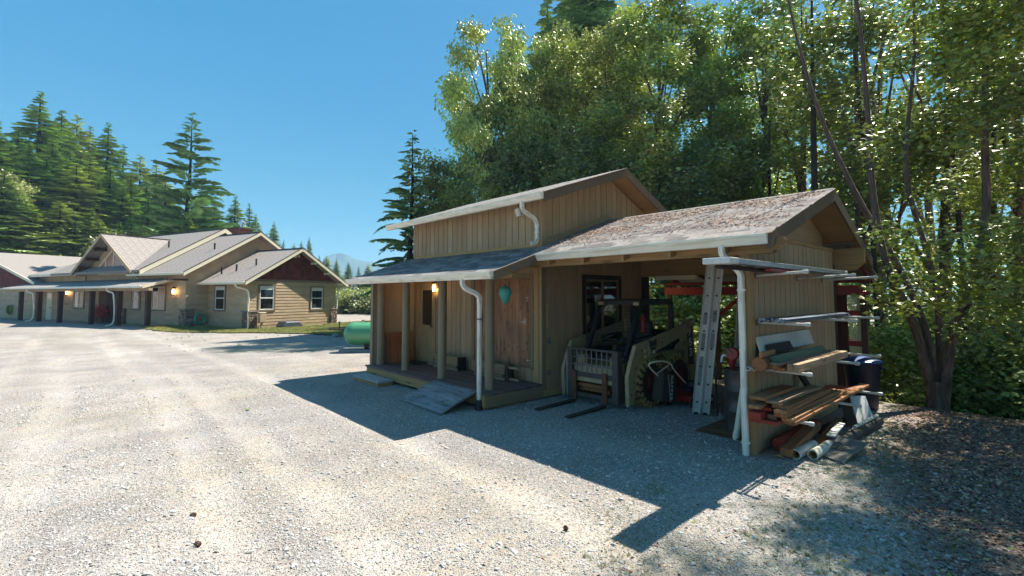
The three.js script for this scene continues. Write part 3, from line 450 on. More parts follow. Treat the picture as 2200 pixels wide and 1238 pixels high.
// ---------------------------------------------------------------- the long house across the yard
const house = thing('ranch_house', 'long beige lap-sided house with grey shingle roofs, brown porch posts and dark red gables', 'house', [HOUSE.x, 0, HOUSE.z], HT);
{
  const H = (name, g, m, p = house) => part(name, g, m, p);
  const lapX = (par, z0, z1, x, y0, y1, holes = [], clip) => { for (let y = y0; y < y1 - .02; y += .185) { const t = Math.min(y1, y + .18); let runs = [[z0, z1]]; for (const h of holes) if (t > h[2] && y < h[3]) runs = runs.flatMap(([a, b]) => [[a, Math.max(h[0], b)], [Math.min(h[1], a), b]].filter(q => q[0] - q[1] > .05)); for (const [a, b] of runs) { const m = H('siding_board', prism([[x, y, a], [x + .022, y, a], [x + .006, t, a], [x, t, a]], [0, 0, b - a], 'z'), pick(M.hSiding), par); } } };
  const lapZ = (par, x0, x1, z, y0, y1, holes = []) => { for (let y = y0; y < y1 - .02; y += .185) { const t = Math.min(y1, y + .18); let runs = [[x0, x1]]; for (const h of holes) if (t > h[2] && y < h[3]) runs = runs.flatMap(([a, b]) => [[a, Math.min(h[0], b)], [Math.max(h[1], a), b]].filter(q => q[1] - q[0] > .05)); for (const [a, b] of runs) H('siding_board', prism([[a, y, z], [a, y, z + .022], [a, t, z + .006], [a, t, z]], [b - a, 0, 0], 'x'), pick(M.hSiding), par); } };
  const F = (ax, g) => ax === 'z' ? g : g.rotateY(Math.PI / 2);
  // a window built facing +z round its centre, then turned to face +x if need be
  const windowAt = (ax, c, w, h, kind) => {
    const T3 = g => (ax === 'z' ? g : g.rotateY(Math.PI / 2)).translate(...c), fr = (a, b, t, d, z = 0) => [bx(-a / 2, -a / 2 + t, -b / 2, b / 2, z, z + d), bx(a / 2 - t, a / 2, -b / 2, b / 2, z, z + d), bx(-a / 2 + t, a / 2 - t, -b / 2, -b / 2 + t, z, z + d), bx(-a / 2 + t, a / 2 - t, b / 2 - t, b / 2, z, z + d)];
    const win = H('window', T3(merged(fr(w, h, .1, .05))), M.hBrown);
    const a = w - .2, b = h - .2; H('frame', T3(merged([...fr(a, b, .055, .04), kind === 'slider' ? bx(-.03, .03, -b / 2, b / 2, 0, .045) : bx(-a / 2, a / 2, -.035, .035, 0, .045)])), kind === 'slider' ? M.hTrim : M.white, win);
    const p = kind === 'slider' ? [[-a / 2 + .05, -.03, -b / 2 + .05, b / 2 - .05], [.03, a / 2 - .05, -b / 2 + .05, b / 2 - .05]] : [[-a / 2 + .05, a / 2 - .05, .035, b / 2 - .05], [-a / 2 + .05, a / 2 - .05, -b / 2 + .05, -.035]];
    p.forEach(([x0, x1, y0, y1], i) => { const pn = H('pane', T3(bx(x0, x1, y0, y1, .008, .014, .001)), kind === 'slider' && i === 1 ? std(0xb59a86, { roughness: .2 }) : M.glass, win); });
    if (kind !== 'slider') H('blind', T3(bx(-a / 2 + .06, a / 2 - .06, b / 2 - .22, b / 2 - .06, .0145, .018, .001)), M.blind, win);
  };
  const roofPiece = (name, poly, e, th = .16) => { const r = H(name, prism([...poly, ...poly.slice().reverse().map(p => [p[0], p[1] - th, p[2]])], e, 'x'), M.hRoof); return r; };
  // ---- bedroom wing
  const yw = z => 5.05 - .585 * Math.abs(z + 3.2);
  const wg = H('gable_wall', prism([[-.12, 0, 0], [-.12, 0, -6.45], [-.12, yw(-6.45) - .1, -6.45], [-.12, yw(-3.2) - .1, -3.2], [-.12, yw(0) - .1, 0]], [.12, 0, 0]), M.hSiding[0]);
  lapX(wg, -.02, -6.43, 0, .25, 2.86, [[-.5, -1.7, 1.04, 2.7], [-4.22, -5.42, 1.0, 2.66]]);
  H('foundation_board', bx(-4, .012, 0, .24, .002, .012), M.hSiding[1], wg); H('foundation_board', bx(0, .012, .0, .24, -.005, -6.44), M.hSiding[1], wg);
  H('frieze_board', bx(0, .035, 2.86, 3.0, 0, -6.45), M.hBrown, wg);
  H('red_shingle_gable', prism([[0, 3.0, -.1], [0, 3.0, -6.3], [0, yw(-3.2) - .15, -3.2]], [.03, 0, 0], 'z'), M.hRed, wg).userData.label = 'dark red shingle gable above the beige siding';
  const ww = H('side_wall', bx(-4, -.12, 0, 2.95, -.12, 0), M.hSiding[1]); lapZ(ww, -4, -.02, 0, .25, 2.86, [[-3.35, -2.15, 1.0, 2.7]]);
  windowAt('x', [.004, 1.87, -1.1], 1.14, 1.62); windowAt('x', [.004, 1.83, -4.82], 1.14, 1.62); windowAt('z', [-2.75, 1.86, .004], 1.12, 1.62);
  const r1 = roofPiece('wing_roof', [[-4.2, yw(.6), .6], [-4.2, yw(-3.2), -3.2]], [4.7, 0, 0]); const r1b = H('rear_slope', prism([[-4.2, yw(-3.2), -3.2], [-4.2, yw(-7.05), -7.05], [-4.2, yw(-7.05) - .16, -7.05], [-4.2, yw(-3.2) - .16, -3.2]], [4.7, 0, 0]), M.hRoof, r1);
  H('rake_board', [prism([[.5, yw(.62) + .01, .62], [.5, yw(-3.2) + .01, -3.2], [.5, yw(-3.2) - .2, -3.2], [.5, yw(.62) - .2, .62]], [.04, 0, 0]), prism([[.5, yw(-3.2) + .01, -3.2], [.5, yw(-7.07) + .01, -7.07], [.5, yw(-7.07) - .2, -7.07], [.5, yw(-3.2) - .2, -3.2]], [.04, 0, 0])], M.hTrim, r1);
  H('ridge_cap', bx(-4.2, .56, 5.03, 5.075, -3.3, -3.1), M.hRoofEdge, r1); H('drip_edge', [prism([[.49, yw(.62) + .012, .62], [.49, yw(-3.2) + .012, -3.2], [.49, yw(-3.2) + .05, -3.2], [.49, yw(.62) + .05, .62]], [.06, 0, 0]), prism([[.49, yw(-3.2) + .012, -3.2], [.49, yw(-7.07) + .012, -7.07], [.49, yw(-7.07) + .05, -7.07], [.49, yw(-3.2) + .05, -3.2]], [.06, 0, 0])], M.hRoofEdge, r1);
  H('gutter', bx(-4.0, .5, yw(.6) - .16, yw(.6) - .01, .6, .72, .02), M.hTrim, r1); H('gutter', bx(-4.0, .5, yw(-7.05) - .16, yw(-7.05) - .01, -7.17, -7.05, .02), M.hTrim, r1);
  for (const z of [-4.3, -5.4, -6.6]) H('bracket', bx(0, .48, yw(z) - .34, yw(z) - .2, z - .06, z + .06), M.hTrim, r1);
  for (const [x, z] of [[-3.2, -.3], [-1.2, -1.2], [-2.2, -.6]]) H('vent_pipe', tube([x, yw(z) - .1, z], [x, yw(z) + .42, z], .05), M.black, r1);
  H('flood_lamp', [new THREE.SphereGeometry(.09, 12, 8).translate(.2, 4.5, -2.9), new THREE.SphereGeometry(.09, 12, 8).translate(.2, 4.55, -3.15)], M.hTrim, wg);
  for (const z of [-.5, -5.9]) H('crawl_vent', bx(.012, .03, .1, .2, z - .16, z + .16), M.hBrown, wg);
  const spoutPath = (pts, par) => H('downspout', hose(pts, .05, 40, 6), M.gutter, par);
  spoutPath([[-.35, 2.7, .66], [-.35, 2.55, .6], [.02, 2.35, .2], [.06, 2.2, .1], [.06, 1.2, .1], [.06, .1, .1], [.06, .04, .2]], r1); spoutPath([[.05, 2.5, -7.05], [.05, 2.35, -6.7], [.05, 1.2, -6.52], [.05, .05, -6.5]], r1);
  // ---- stone corner bases
  const stones = (x, z, h, w = .55) => { const p = H('stone_base', bx(x - w / 2, x + w / 2, 0, h, z - w / 2, z + w / 2), M.mortar); const r = rng(Math.round(x * 13 + z * 7) + 400); for (let y = 0; y < h - .05;) { const hh = Math.min(h - y, rr(.11, .2, r)); for (const side of [0, 1]) for (let a = -w / 2; a < w / 2 - .03;) { const b = Math.min(w / 2, a + rr(.14, .3, r)), g = side ? bx(x + w / 2, x + w / 2 + .04 + .02 * r(), y + .01, y + hh - .01, z + a + .01, z + b - .01, .02) : bx(x + a + .01, x + b - .01, y + .01, y + hh - .01, z + w / 2, z + w / 2 + .04 + .02 * r(), .02); H('stone', g, pick(M.stone, r), p); a = b; } y += hh; } H('cap', bx(x - w / 2 - .06, x + w / 2 + .08, h, h + .06, z - w / 2 - .06, z + w / 2 + .08, .01), M.stone[3], p); };
  stones(-.2, -.2, 1.05); stones(-.2, -6.25, 1.05); stones(-4.2, 1.1, 1.15); stones(-10.9, 1.25, 1.1, .45); stones(-14.6, 1.25, 1.1, .45);
  // ---- main block
  const ya = z => 6.3 - .604 * Math.abs(z + 3.0), B = .15;
  const mw = H('main_gable_wall', prism([[-4.12, 0, 1.3], [-4.12, 0, -7.3], [-4.12, ya(-7.3) - .1, -7.3], [-4.12, ya(-3) - .1, -3], [-4.12, ya(1.3) - .1, 1.3]], [.12, 0, 0]), M.hSiding[2]);
  lapX(mw, 1.29, .0, -4, .25, 3.5); H('siding_panel', prism([[-4, 3.5, 1.28], [-4, 3.5, -7.2], [-4, ya(-7.2) - .2, -7.2], [-4, ya(-3) - .2, -3], [-4, ya(1.28) - .2, 1.28]], [.015, 0, 0]), M.hSiding[0], mw);
  const fwl = H('front_wall', bx(-23.4, -4.12, 0, 3.6, 1.15, 1.299), M.hSiding[1]);
  const holes = [[-7.75, -6.0, .98, 2.72], [-10.05, -8.9, 1.0, 2.6], [-14.4, -11.1, 0, 2.7], [-18.1, -16.35, 1.0, 2.55], [-22.3, -21.3, 0, 2.4]]; lapZ(fwl, -23.3, -4, 1.3, .2, 3.5, holes);
  windowAt('z', [-6.9, 1.86, 1.304], 1.66, 1.62, 'slider'); windowAt('z', [-9.5, 1.82, 1.304], 1.08, 1.5); windowAt('z', [-17.2, 1.8, 1.304], 1.66, 1.5, 'slider');
  const dr = H('front_door', bx(-22.25, -21.35, B, 2.3, 1.3, 1.345), M.hTrim); H('pane', bx(-22.15, -21.45, 1.75, 2.15, 1.346, 1.352, .001), M.glass, dr); for (let i = 0; i < 3; i++) H('door_panel', bx(-22.13 + i * .24, -21.95 + i * .24, .35, 1.6, 1.346, 1.356), M.hTrim, dr); H('door_handle', new THREE.SphereGeometry(.04, 10, 8).translate(-21.45, 1.1, 1.4), M.wornSteel, dr);
  const en = H('entry_recess', bx(-14.35, -11.15, B, 2.7, 1.28, 1.308, .002), std(0x6b4630, { map: W1 })); H('entry_door', bx(-13.2, -12.3, B, 2.35, 1.309, 1.34), std(0x4a2a1c, { map: W1 }), en);
  const rA = roofPiece('main_roof', [[-9.9, ya(1.8), 1.8], [-9.9, ya(-3), -3]], [6.5, 0, 0]); H('rear_slope', prism([[-9.9, ya(-3), -3], [-9.9, ya(-7.8), -7.8], [-9.9, ya(-7.8) - .16, -7.8], [-9.9, ya(-3) - .16, -3]], [6.5, 0, 0]), M.hRoof, rA);
  H('rake_board', [prism([[-3.4, ya(1.82), 1.82], [-3.4, ya(-3), -3], [-3.4, ya(-3) - .22, -3], [-3.4, ya(1.82) - .22, 1.82]], [.04, 0, 0]), prism([[-3.4, ya(-3), -3], [-3.4, ya(-7.8), -7.8], [-3.4, ya(-7.8) - .22, -7.8], [-3.4, ya(-3) - .22, -3]], [.04, 0, 0])], M.hTrim, rA);
  H('drip_edge', [prism([[-3.41, ya(1.82) + .002, 1.82], [-3.41, ya(-3) + .002, -3], [-3.41, ya(-3) + .05, -3], [-3.41, ya(1.82) + .05, 1.82]], [.06, 0, 0]), prism([[-3.41, ya(-3) + .002, -3], [-3.41, ya(-7.8) + .002, -7.8], [-3.41, ya(-7.8) + .05, -7.8], [-3.41, ya(-3) + .05, -3]], [.06, 0, 0])], M.hRoofEdge, rA);
  H('gutter', bx(-9.6, -3.4, ya(1.8) - .16, ya(1.8) - .01, 1.8, 1.92, .02), M.hTrim, rA); H('bracket', bx(-4, -3.42, ya(-4.9) - .36, ya(-4.9) - .2, -4.98, -4.82), M.hPost, rA);
  H('ridge_cap', bx(-9.9, -3.35, 6.28, 6.33, -3.1, -2.9), M.hRoofEdge, rA); H('vent_pipe', tube([-5.0, ya(-.9) - .1, -.9], [-5.0, ya(-.9) + .4, -.9], .05), M.black, rA);
  H('porch_outrigger', bx(-4.0, -3.85, 2.9, 3.02, 1.3, 2.4), M.hPost, rA);
  const yb = z => 6.85 - .61 * Math.abs(z + 3.3), rB = roofPiece('high_roof', [[-20, yb(2.0), 2.0], [-20, yb(-3.3), -3.3]], [12.2, 0, 0]); H('rear_slope', prism([[-20, yb(-3.3), -3.3], [-20, yb(-7.8), -7.8], [-20, yb(-7.8) - .16, -7.8], [-20, yb(-3.3) - .16, -3.3]], [12.2, 0, 0]), M.hRoof, rB);
  H('rake_board', [prism([[-7.8, yb(2.0), 2.0], [-7.8, yb(-3.3), -3.3], [-7.8, yb(-3.3) - .3, -3.3], [-7.8, yb(2.0) - .3, 2.0]], [.04, 0, 0]), prism([[-7.8, yb(-3.3), -3.3], [-7.8, yb(-7.8), -7.8], [-7.8, yb(-7.8) - .3, -7.8], [-7.8, yb(-3.3) - .3, -3.3]], [.04, 0, 0])], M.hTrim, rB); H('ridge_cap', bx(-20, -7.75, 6.83, 6.88, -3.4, -3.2), M.hRoofEdge, rB); H('drip_edge', prism([[-7.81, yb(2.0) + .002, 2.0], [-7.81, yb(-3.3) + .002, -3.3], [-7.81, yb(-3.3) + .06, -3.3], [-7.81, yb(2.0) + .06, 2.0]], [.06, 0, 0]), M.hRoofEdge, rB);
  H('block_wall', bx(-20, -8.1, 3.4, 3.75, -7, 1.2), M.hSiding[0]);
  for (const [x, z] of [[-10.3, -.9], [-19.5, .3]]) H('vent_pipe', tube([x, yb(z) - .1, z], [x, yb(z) + .45, z], .05), M.black, rB);
  const ch = H('chimney', bx(-8.9, -7.5, 5.5, 6.98, -5.0, -4.2), M.brick); H('chimney_cap', bx(-9.0, -7.4, 6.98, 7.06, -5.1, -4.1), M.hRoofEdge, ch); H('flue_cap', lathe([[0, 0], [.12, 0], [.12, .25], [.28, .25], [.28, .38], [0, .62]], 16).translate(-7.75, 7.06, -4.5), M.chrome, ch);
  // ---- entry gable
  const cx = -12.55, yc = x => 6.15 - .64 * Math.abs(x - cx);
  const gC = H('entry_gable', prism([[-16.2, 2.9, 1.32], [-8.95, 2.9, 1.32], [-8.95, yc(-8.95) - .1, 1.32], [cx, 6.0, 1.32], [-16.2, yc(-16.2) - .1, 1.32]], [0, 0, -.15]), M.hSiding[0]);
  const rC = H('entry_roof', [prism([[cx, yc(cx), 2.1], [-8.6, yc(-8.6), 2.1], [-8.6, yc(-8.6) - .16, 2.1], [cx, yc(cx) - .16, 2.1]], [0, 0, -6]), prism([[cx, yc(cx), 2.1], [-16.5, yc(-16.5), 2.1], [-16.5, yc(-16.5) - .16, 2.1], [cx, yc(cx) - .16, 2.1]], [0, 0, -6])], M.hRoof);
  H('rake_board', [prism([[cx, yc(cx) + .01, 2.1], [-8.58, yc(-8.58) + .01, 2.1], [-8.58, yc(-8.58) - .22, 2.1], [cx, yc(cx) - .22, 2.1]], [0, 0, .04]), prism([[cx, yc(cx) + .01, 2.1], [-16.52, yc(-16.52) + .01, 2.1], [-16.52, yc(-16.52) - .22, 2.1], [cx, yc(cx) - .22, 2.1]], [0, 0, .04])], M.hSiding[2], rC);
  H('ridge_cap', bx(cx - .1, cx + .1, 6.13, 6.18, 2.12, -3.5), M.hRoofEdge, rC);
  for (const x of [-13.6, -14.6, -15.6]) H('bracket', bx(x - .09, x + .09, yc(x) - .42, yc(x) - .24, 1.32, 2.08), M.hPost, rC);
  for (const [a, b] of [[-14.4, -13.6], [-13.5, -12.6], [-12.45, -11.4], [-11.25, -10.2]]) { const t = x => yc(x) - 1.02, win = H('gable_pane', prism([[a, 3.55, 1.325], [b, 3.55, 1.325], [b, t(b), 1.325], [a, t(a), 1.325]], [0, 0, .02]), std(0xa87a58, { roughness: .25 }), gC); H('mullion', prism([[a - .1, 3.45, 1.325], [a, 3.45, 1.325], [a, t(a) + .1, 1.325], [a - .1, t(a - .1) + .1, 1.325]], [0, 0, .05]), M.hTrim, win); }
  H('sill', bx(-14.5, -10.1, 3.43, 3.54, 1.325, 1.39), M.hTrim, gC); H('mullion', [prism([[-14.5, yc(-14.5) - 1.02, 1.325], [cx, yc(cx) - 1.02, 1.325], [cx, yc(cx) - .9, 1.325], [-14.5, yc(-14.5) - .9, 1.325]], [0, 0, .05]), prism([[cx, yc(cx) - 1.02, 1.325], [-10.1, yc(-10.1) - 1.02, 1.325], [-10.1, yc(-10.1) - .9, 1.325], [cx, yc(cx) - .9, 1.325]], [0, 0, .05])], M.hTrim, gC);
  H('downspout', hose([[-8.7, 3.5, 1.95], [-8.75, 3.3, 1.8], [-8.8, 3.1, 1.6]], .05, 16, 6), M.gutter, rC);
  // ---- porch
  const yp = z => 2.6 + .28 * (3.0 - z), rP = roofPiece('porch_roof', [[-24.6, yp(3.0), 3.0], [-24.6, yp(1.31), 1.31]], [19.3, 0, 0], .12); H('rake_board', prism([[-5.3, yp(3.02) + .02, 3.02], [-5.3, yp(1.31) + .02, 1.31], [-5.3, yp(1.31) - .16, 1.31], [-5.3, yp(3.02) - .16, 3.02]], [.035, 0, 0]), M.hTrim, rP); H('gutter', bx(-24.6, -5.3, 2.46, 2.6, 3.0, 3.12, .02), M.gutter, rP); H('porch_beam', bx(-24.4, -5.0, 2.3, 2.46, 2.6, 2.8), M.hSiding[1], rP);
  for (const x of [-5.2, -8.5, -11.8, -16.2, -19.4, -22.5]) { const p = H('post', bx(x - .12, x + .12, .05, 2.3, 2.58, 2.82, .01), M.hPost); H('brace', [bx(x - .45, x - .12, 2.18, 2.27, 2.66, 2.74), bx(x - .35, x - .12, 2.06, 2.15, 2.66, 2.74)], M.hPost, p); }
  H('porch_slab', bx(-24.5, -4.4, -.1, .16, 1.3, 3.15, .01), M.concrete); spoutPath([[-9.2, 2.46, 3.06], [-9.2, 2.3, 3.0], [-8.75, 2.15, 2.9], [-8.72, 2.0, 2.88], [-8.72, .3, 2.88], [-8.8, .16, 3.2]], rP); spoutPath([[-20.6, 2.46, 3.06], [-20.6, 2.3, 3.0], [-20.0, 2.15, 2.9], [-19.97, 2.0, 2.88], [-19.97, .3, 2.88], [-20.05, .16, 3.2]], rP);
  // ---- garage end
  const yd = x => 3.05 + .237 * (-22.2 - x), rD = H('garage_roof', prism([[-34, yd(-34), 2.2], [-22, yd(-22), 2.2], [-22, yd(-22) - .16, 2.2], [-34, yd(-34) - .16, 2.2]], [0, 0, -8]), M.hRoof); H('rear_slope', prism([[-34, yd(-34), 2.2], [-46, yd(-22), 2.2], [-46, yd(-22) - .16, 2.2], [-34, yd(-34) - .16, 2.2]], [0, 0, -8]), M.hRoof, rD);
  H('rake_board', prism([[-34, yd(-34) + .01, 2.2], [-21.98, yd(-21.98) + .01, 2.2], [-21.98, yd(-21.98) - .2, 2.2], [-34, yd(-34) - .2, 2.2]], [0, 0, .04]), M.hTrim, rD);
  const wD = H('garage_wall', bx(-45, -23.4, 0, 3.05, -5, 1.6), M.hSiding[1]); lapZ(wD, -40, -23.4, 1.6, .2, 2.5); H('red_shingle_gable', prism([[-44, 2.62, 1.6], [-23.6, 2.62, 1.6], [-23.6, yd(-23.6) - .17, 1.6], [-34, yd(-34) - .17, 1.6], [-44, yd(-24) - .17, 1.6]], [0, 0, .04], 'x'), M.hRed, wD); H('frieze_board', bx(-44, -23.5, 2.5, 2.62, 1.6, 1.66), M.hTrim, wD);
  const rE = H('link_roof', prism([[-23.9, 3.6, 1.9], [-23.9, 4.5, -.4], [-23.9, 4.34, -.4], [-23.9, 3.44, 1.9]], [7.6, 0, 0]), M.hRoof); H('fascia', bx(-23.9, -16.3, 3.42, 3.6, 1.9, 1.95), M.hTrim, rE); H('wall', bx(-23.4, -16.2, 2.9, 3.44, 1.31, 1.4), M.hSiding[0], rE);
}
const hw = (x, y, z) => { const c = Math.cos(HT), s = Math.sin(HT); return [HOUSE.x + x * c + z * s, y, HOUSE.z - x * s + z * c]; };
function lantern(name, label, pos, turn, k, glow, group) {          // a lit wall lantern: bracket, cage, glowing glass
  const t = thing(name, label, 'lamp', pos, turn, group);
  part('back_plate', box(.1 * k, .16 * k, .02).translate(0, .1 * k, -.1 * k), M.brown, t); part('arm', tube([0, .2 * k, -.1 * k], [0, .2 * k, 0], .012 * k), M.brown, t);
  part('cap', lathe([[0, .24 * k], [.02 * k, .22 * k], [.075 * k, .16 * k], [.075 * k, .15 * k], [0, .15 * k]], 12), M.brown, t); part('base', lathe([[0, -.11 * k], [.05 * k, -.1 * k], [.055 * k, -.08 * k], [0, -.08 * k]], 12), M.brown, t);
  for (let i = 0; i < 4; i++) { const a = i * Math.PI / 2 + .4; part('cage_bar', tube([Math.cos(a) * .055 * k, -.09 * k, Math.sin(a) * .055 * k], [Math.cos(a) * .07 * k, .16 * k, Math.sin(a) * .07 * k], .006 * k, .006 * k, 6), M.brown, t); }
  part('bulb', lathe([[0, -.075 * k], [.036 * k, -.07 * k], [.046 * k, .05 * k], [.03 * k, .12 * k], [0, .13 * k]], 14), lampGlow(glow), t);
  const l = new THREE.PointLight(0xffcf94, .16 * k); l.position.set(0, .03 * k, 0); l.castShadow = true; t.add(l); return t;
}
lantern('porch_lamp', 'lit amber lantern on the shed wall beside the porch door', [-10.5, 2.2, ZF + .13], 0, .95, 3);
lantern('wall_lantern', 'lit amber lantern on the beige house wall, between slider window and stone corner', hw(-5.05, 2.22, 1.45), HT, 1.5, 6);
lantern('wall_lantern', 'lit amber lantern under the house porch roof beside the slider window', hw(-18.75, 2.2, 1.45), HT, 1.5, 6);
// ---------------------------------------------------------------- things on and around the porch
const font = await new FontLoader().loadAsync('fonts/droid/droid_sans_bold.typeface.json');
const text = (s, size, depth = .003) => { const g = new TextGeometry(s, { font, size, depth, curveSegments: 4, bevelEnabled: false }); g.computeBoundingBox(); const b = g.boundingBox; return g.translate(-(b.min.x + b.max.x) / 2, -(b.min.y + b.max.y) / 2, 0); };
const shape = (pts, depth, bev = .008) => uvBox(new THREE.ExtrudeGeometry(new THREE.Shape(pts.map(p => new THREE.Vector2(...p))), { depth: depth - 2 * bev, bevelEnabled: bev > 0, bevelThickness: bev, bevelSize: bev, bevelOffset: -bev, bevelSegments: 1 }).translate(0, 0, bev));
const shapeX = (pts, depth, bev) => shape(pts.map(([z, y]) => [-z, y]), depth, bev).rotateY(Math.PI / 2);        // outline in (z, y), pushed along +x

whole('plywood_panel', prism([[-11.34, .296, -5.95], [-11.34, .296, -6.72], [-11.47, 1.07, -6.72], [-11.47, 1.07, -5.95]], [-.02, -.003, 0], 'y'), M.redPly, 'orange-brown plywood panel leaning against the porch end wall', 'plywood');
whole('door_mat', bx(-11.4, -10.62, .295, .309, -6.72, -6.32, .004), M.mat, 'dark door mat on the porch floor before the door', 'door mat');
function bench(x0, x1, right, label) {
  const t = thing('wooden_bench', label, 'bench', [(x0 + x1) / 2, .295, -6.68]), L = x1 - x0, q = L / 2;
  part('seat_board', bx(-q, q, .12, .33, .12, .155, .012, 'x'), pick(M.oldWood), t); part('rail', bx(-q, q - .08, .06, .115, .09, .13, .006, 'x'), M.oldWood[1], t); part('lower_board', bx(-q, q, 0, .055, .12, .15, .006, 'x'), M.oldWood[0], t);
  for (const x of [-q + .12, q - .1]) part('leg', bx(x, x + .09, .0, .3, -.12, .12, .006), M.darkBrown, t);
  const s = right ? 1 : -1; for (const y of [.015, .25]) part('crossbar', bx(s * (q - .04), s * (q + .36), y, y + .045, .02, .09, .006, 'x'), M.oldWood[2], t); part('end_post', bx(s * q + (s > 0 ? .0 : -.06), s * q + (s > 0 ? .06 : 0), .0, .29, .0, .12), M.brown, t);
  return t;
}
bench(-10.12, -9.12, false, 'weathered plank bench tipped on its side below the plain siding of the porch'); bench(-8.5, -7.47, true, 'weathered plank bench tipped on its side below the plywood-covered window');
{
  const t = thing('hanging_ornament', 'teal teardrop ornament hanging on a cord from the porch eave', 'ornament', [-6.73, 1.87, -5.9]);
  part('drop', lathe([[0, 0], [.03, .02], [.075, .09], [.115, .19], [.118, .25], [.1, .3], [.06, .335], [.02, .35], [0, .352]], 24), M.teal, t); part('cord', tube([0, .35, 0], [0, .68, 0], .004, .004, 6), M.black, t); part('hook', new THREE.TorusGeometry(.018, .004, 6, 12).translate(0, .365, 0), M.black, t);
}
whole('ramp_board', prism([[-8.46, .012, -4.72], [-6.98, .012, -4.66], [-6.93, .30, -5.395], [-8.36, .30, -5.42]], [0, .03, .008], 'x'), M.ramp, 'grey weathered plywood ramp leading up onto the porch floor', 'ramp');
{ const t = thing('porch_step', 'low wooden step lying on the gravel before the porch', 'step', [-10.66, 0, -5.2]); part('tread', bx(-.66, .66, .075, .125, -.19, .19, .008, 'x'), std(0xc4c2ba, { map: W1 }), t); part('riser', bx(-.64, .64, -.01, .075, .14, .175, .005, 'x'), M.joist, t); part('end_board', bx(.6, .64, -.01, .075, -.18, .14), M.joist, t); part('end_board', bx(-.64, -.6, -.01, .075, -.18, .14), M.joist, t); }
{ const t = thing('thermometer', 'long narrow wall thermometer on the carport corner siding', 'thermometer', [XR + .03, 1.4, -7.03]); part('plate', box(.012, .46, .07, .004).translate(0, .23, 0), std(0xb99a68), t); part('tube', tube([.009, .05, 0], [.009, .4, 0], .004, .004, 6), M.red, t); part('scale_marks', Array.from({ length: 22 }, (_, i) => bx(.006, .0075, .06 + i * .0155, .063 + i * .0155, i % 2 ? -.028 : -.024, -.01, .0002)), M.black, t); }
{ const t = thing('flood_light', 'white square flood light under the high gutter', 'light', [-7.32, 3.68, ZF + .07]); part('housing', box(.2, .17, .07, .012).rotateX(.3).rotateY(-.5).translate(0, .1, .06), M.whitePlastic, t); part('arm', tube([.02, .08, -.05], [.02, .1, .05], .015), M.black, t); part('mount', lathe([[0, 0], [.05, 0], [.05, .025], [0, .025]], 14).rotateX(Math.PI / 2).translate(.02, .08, -.054), M.whitePlastic, t); }

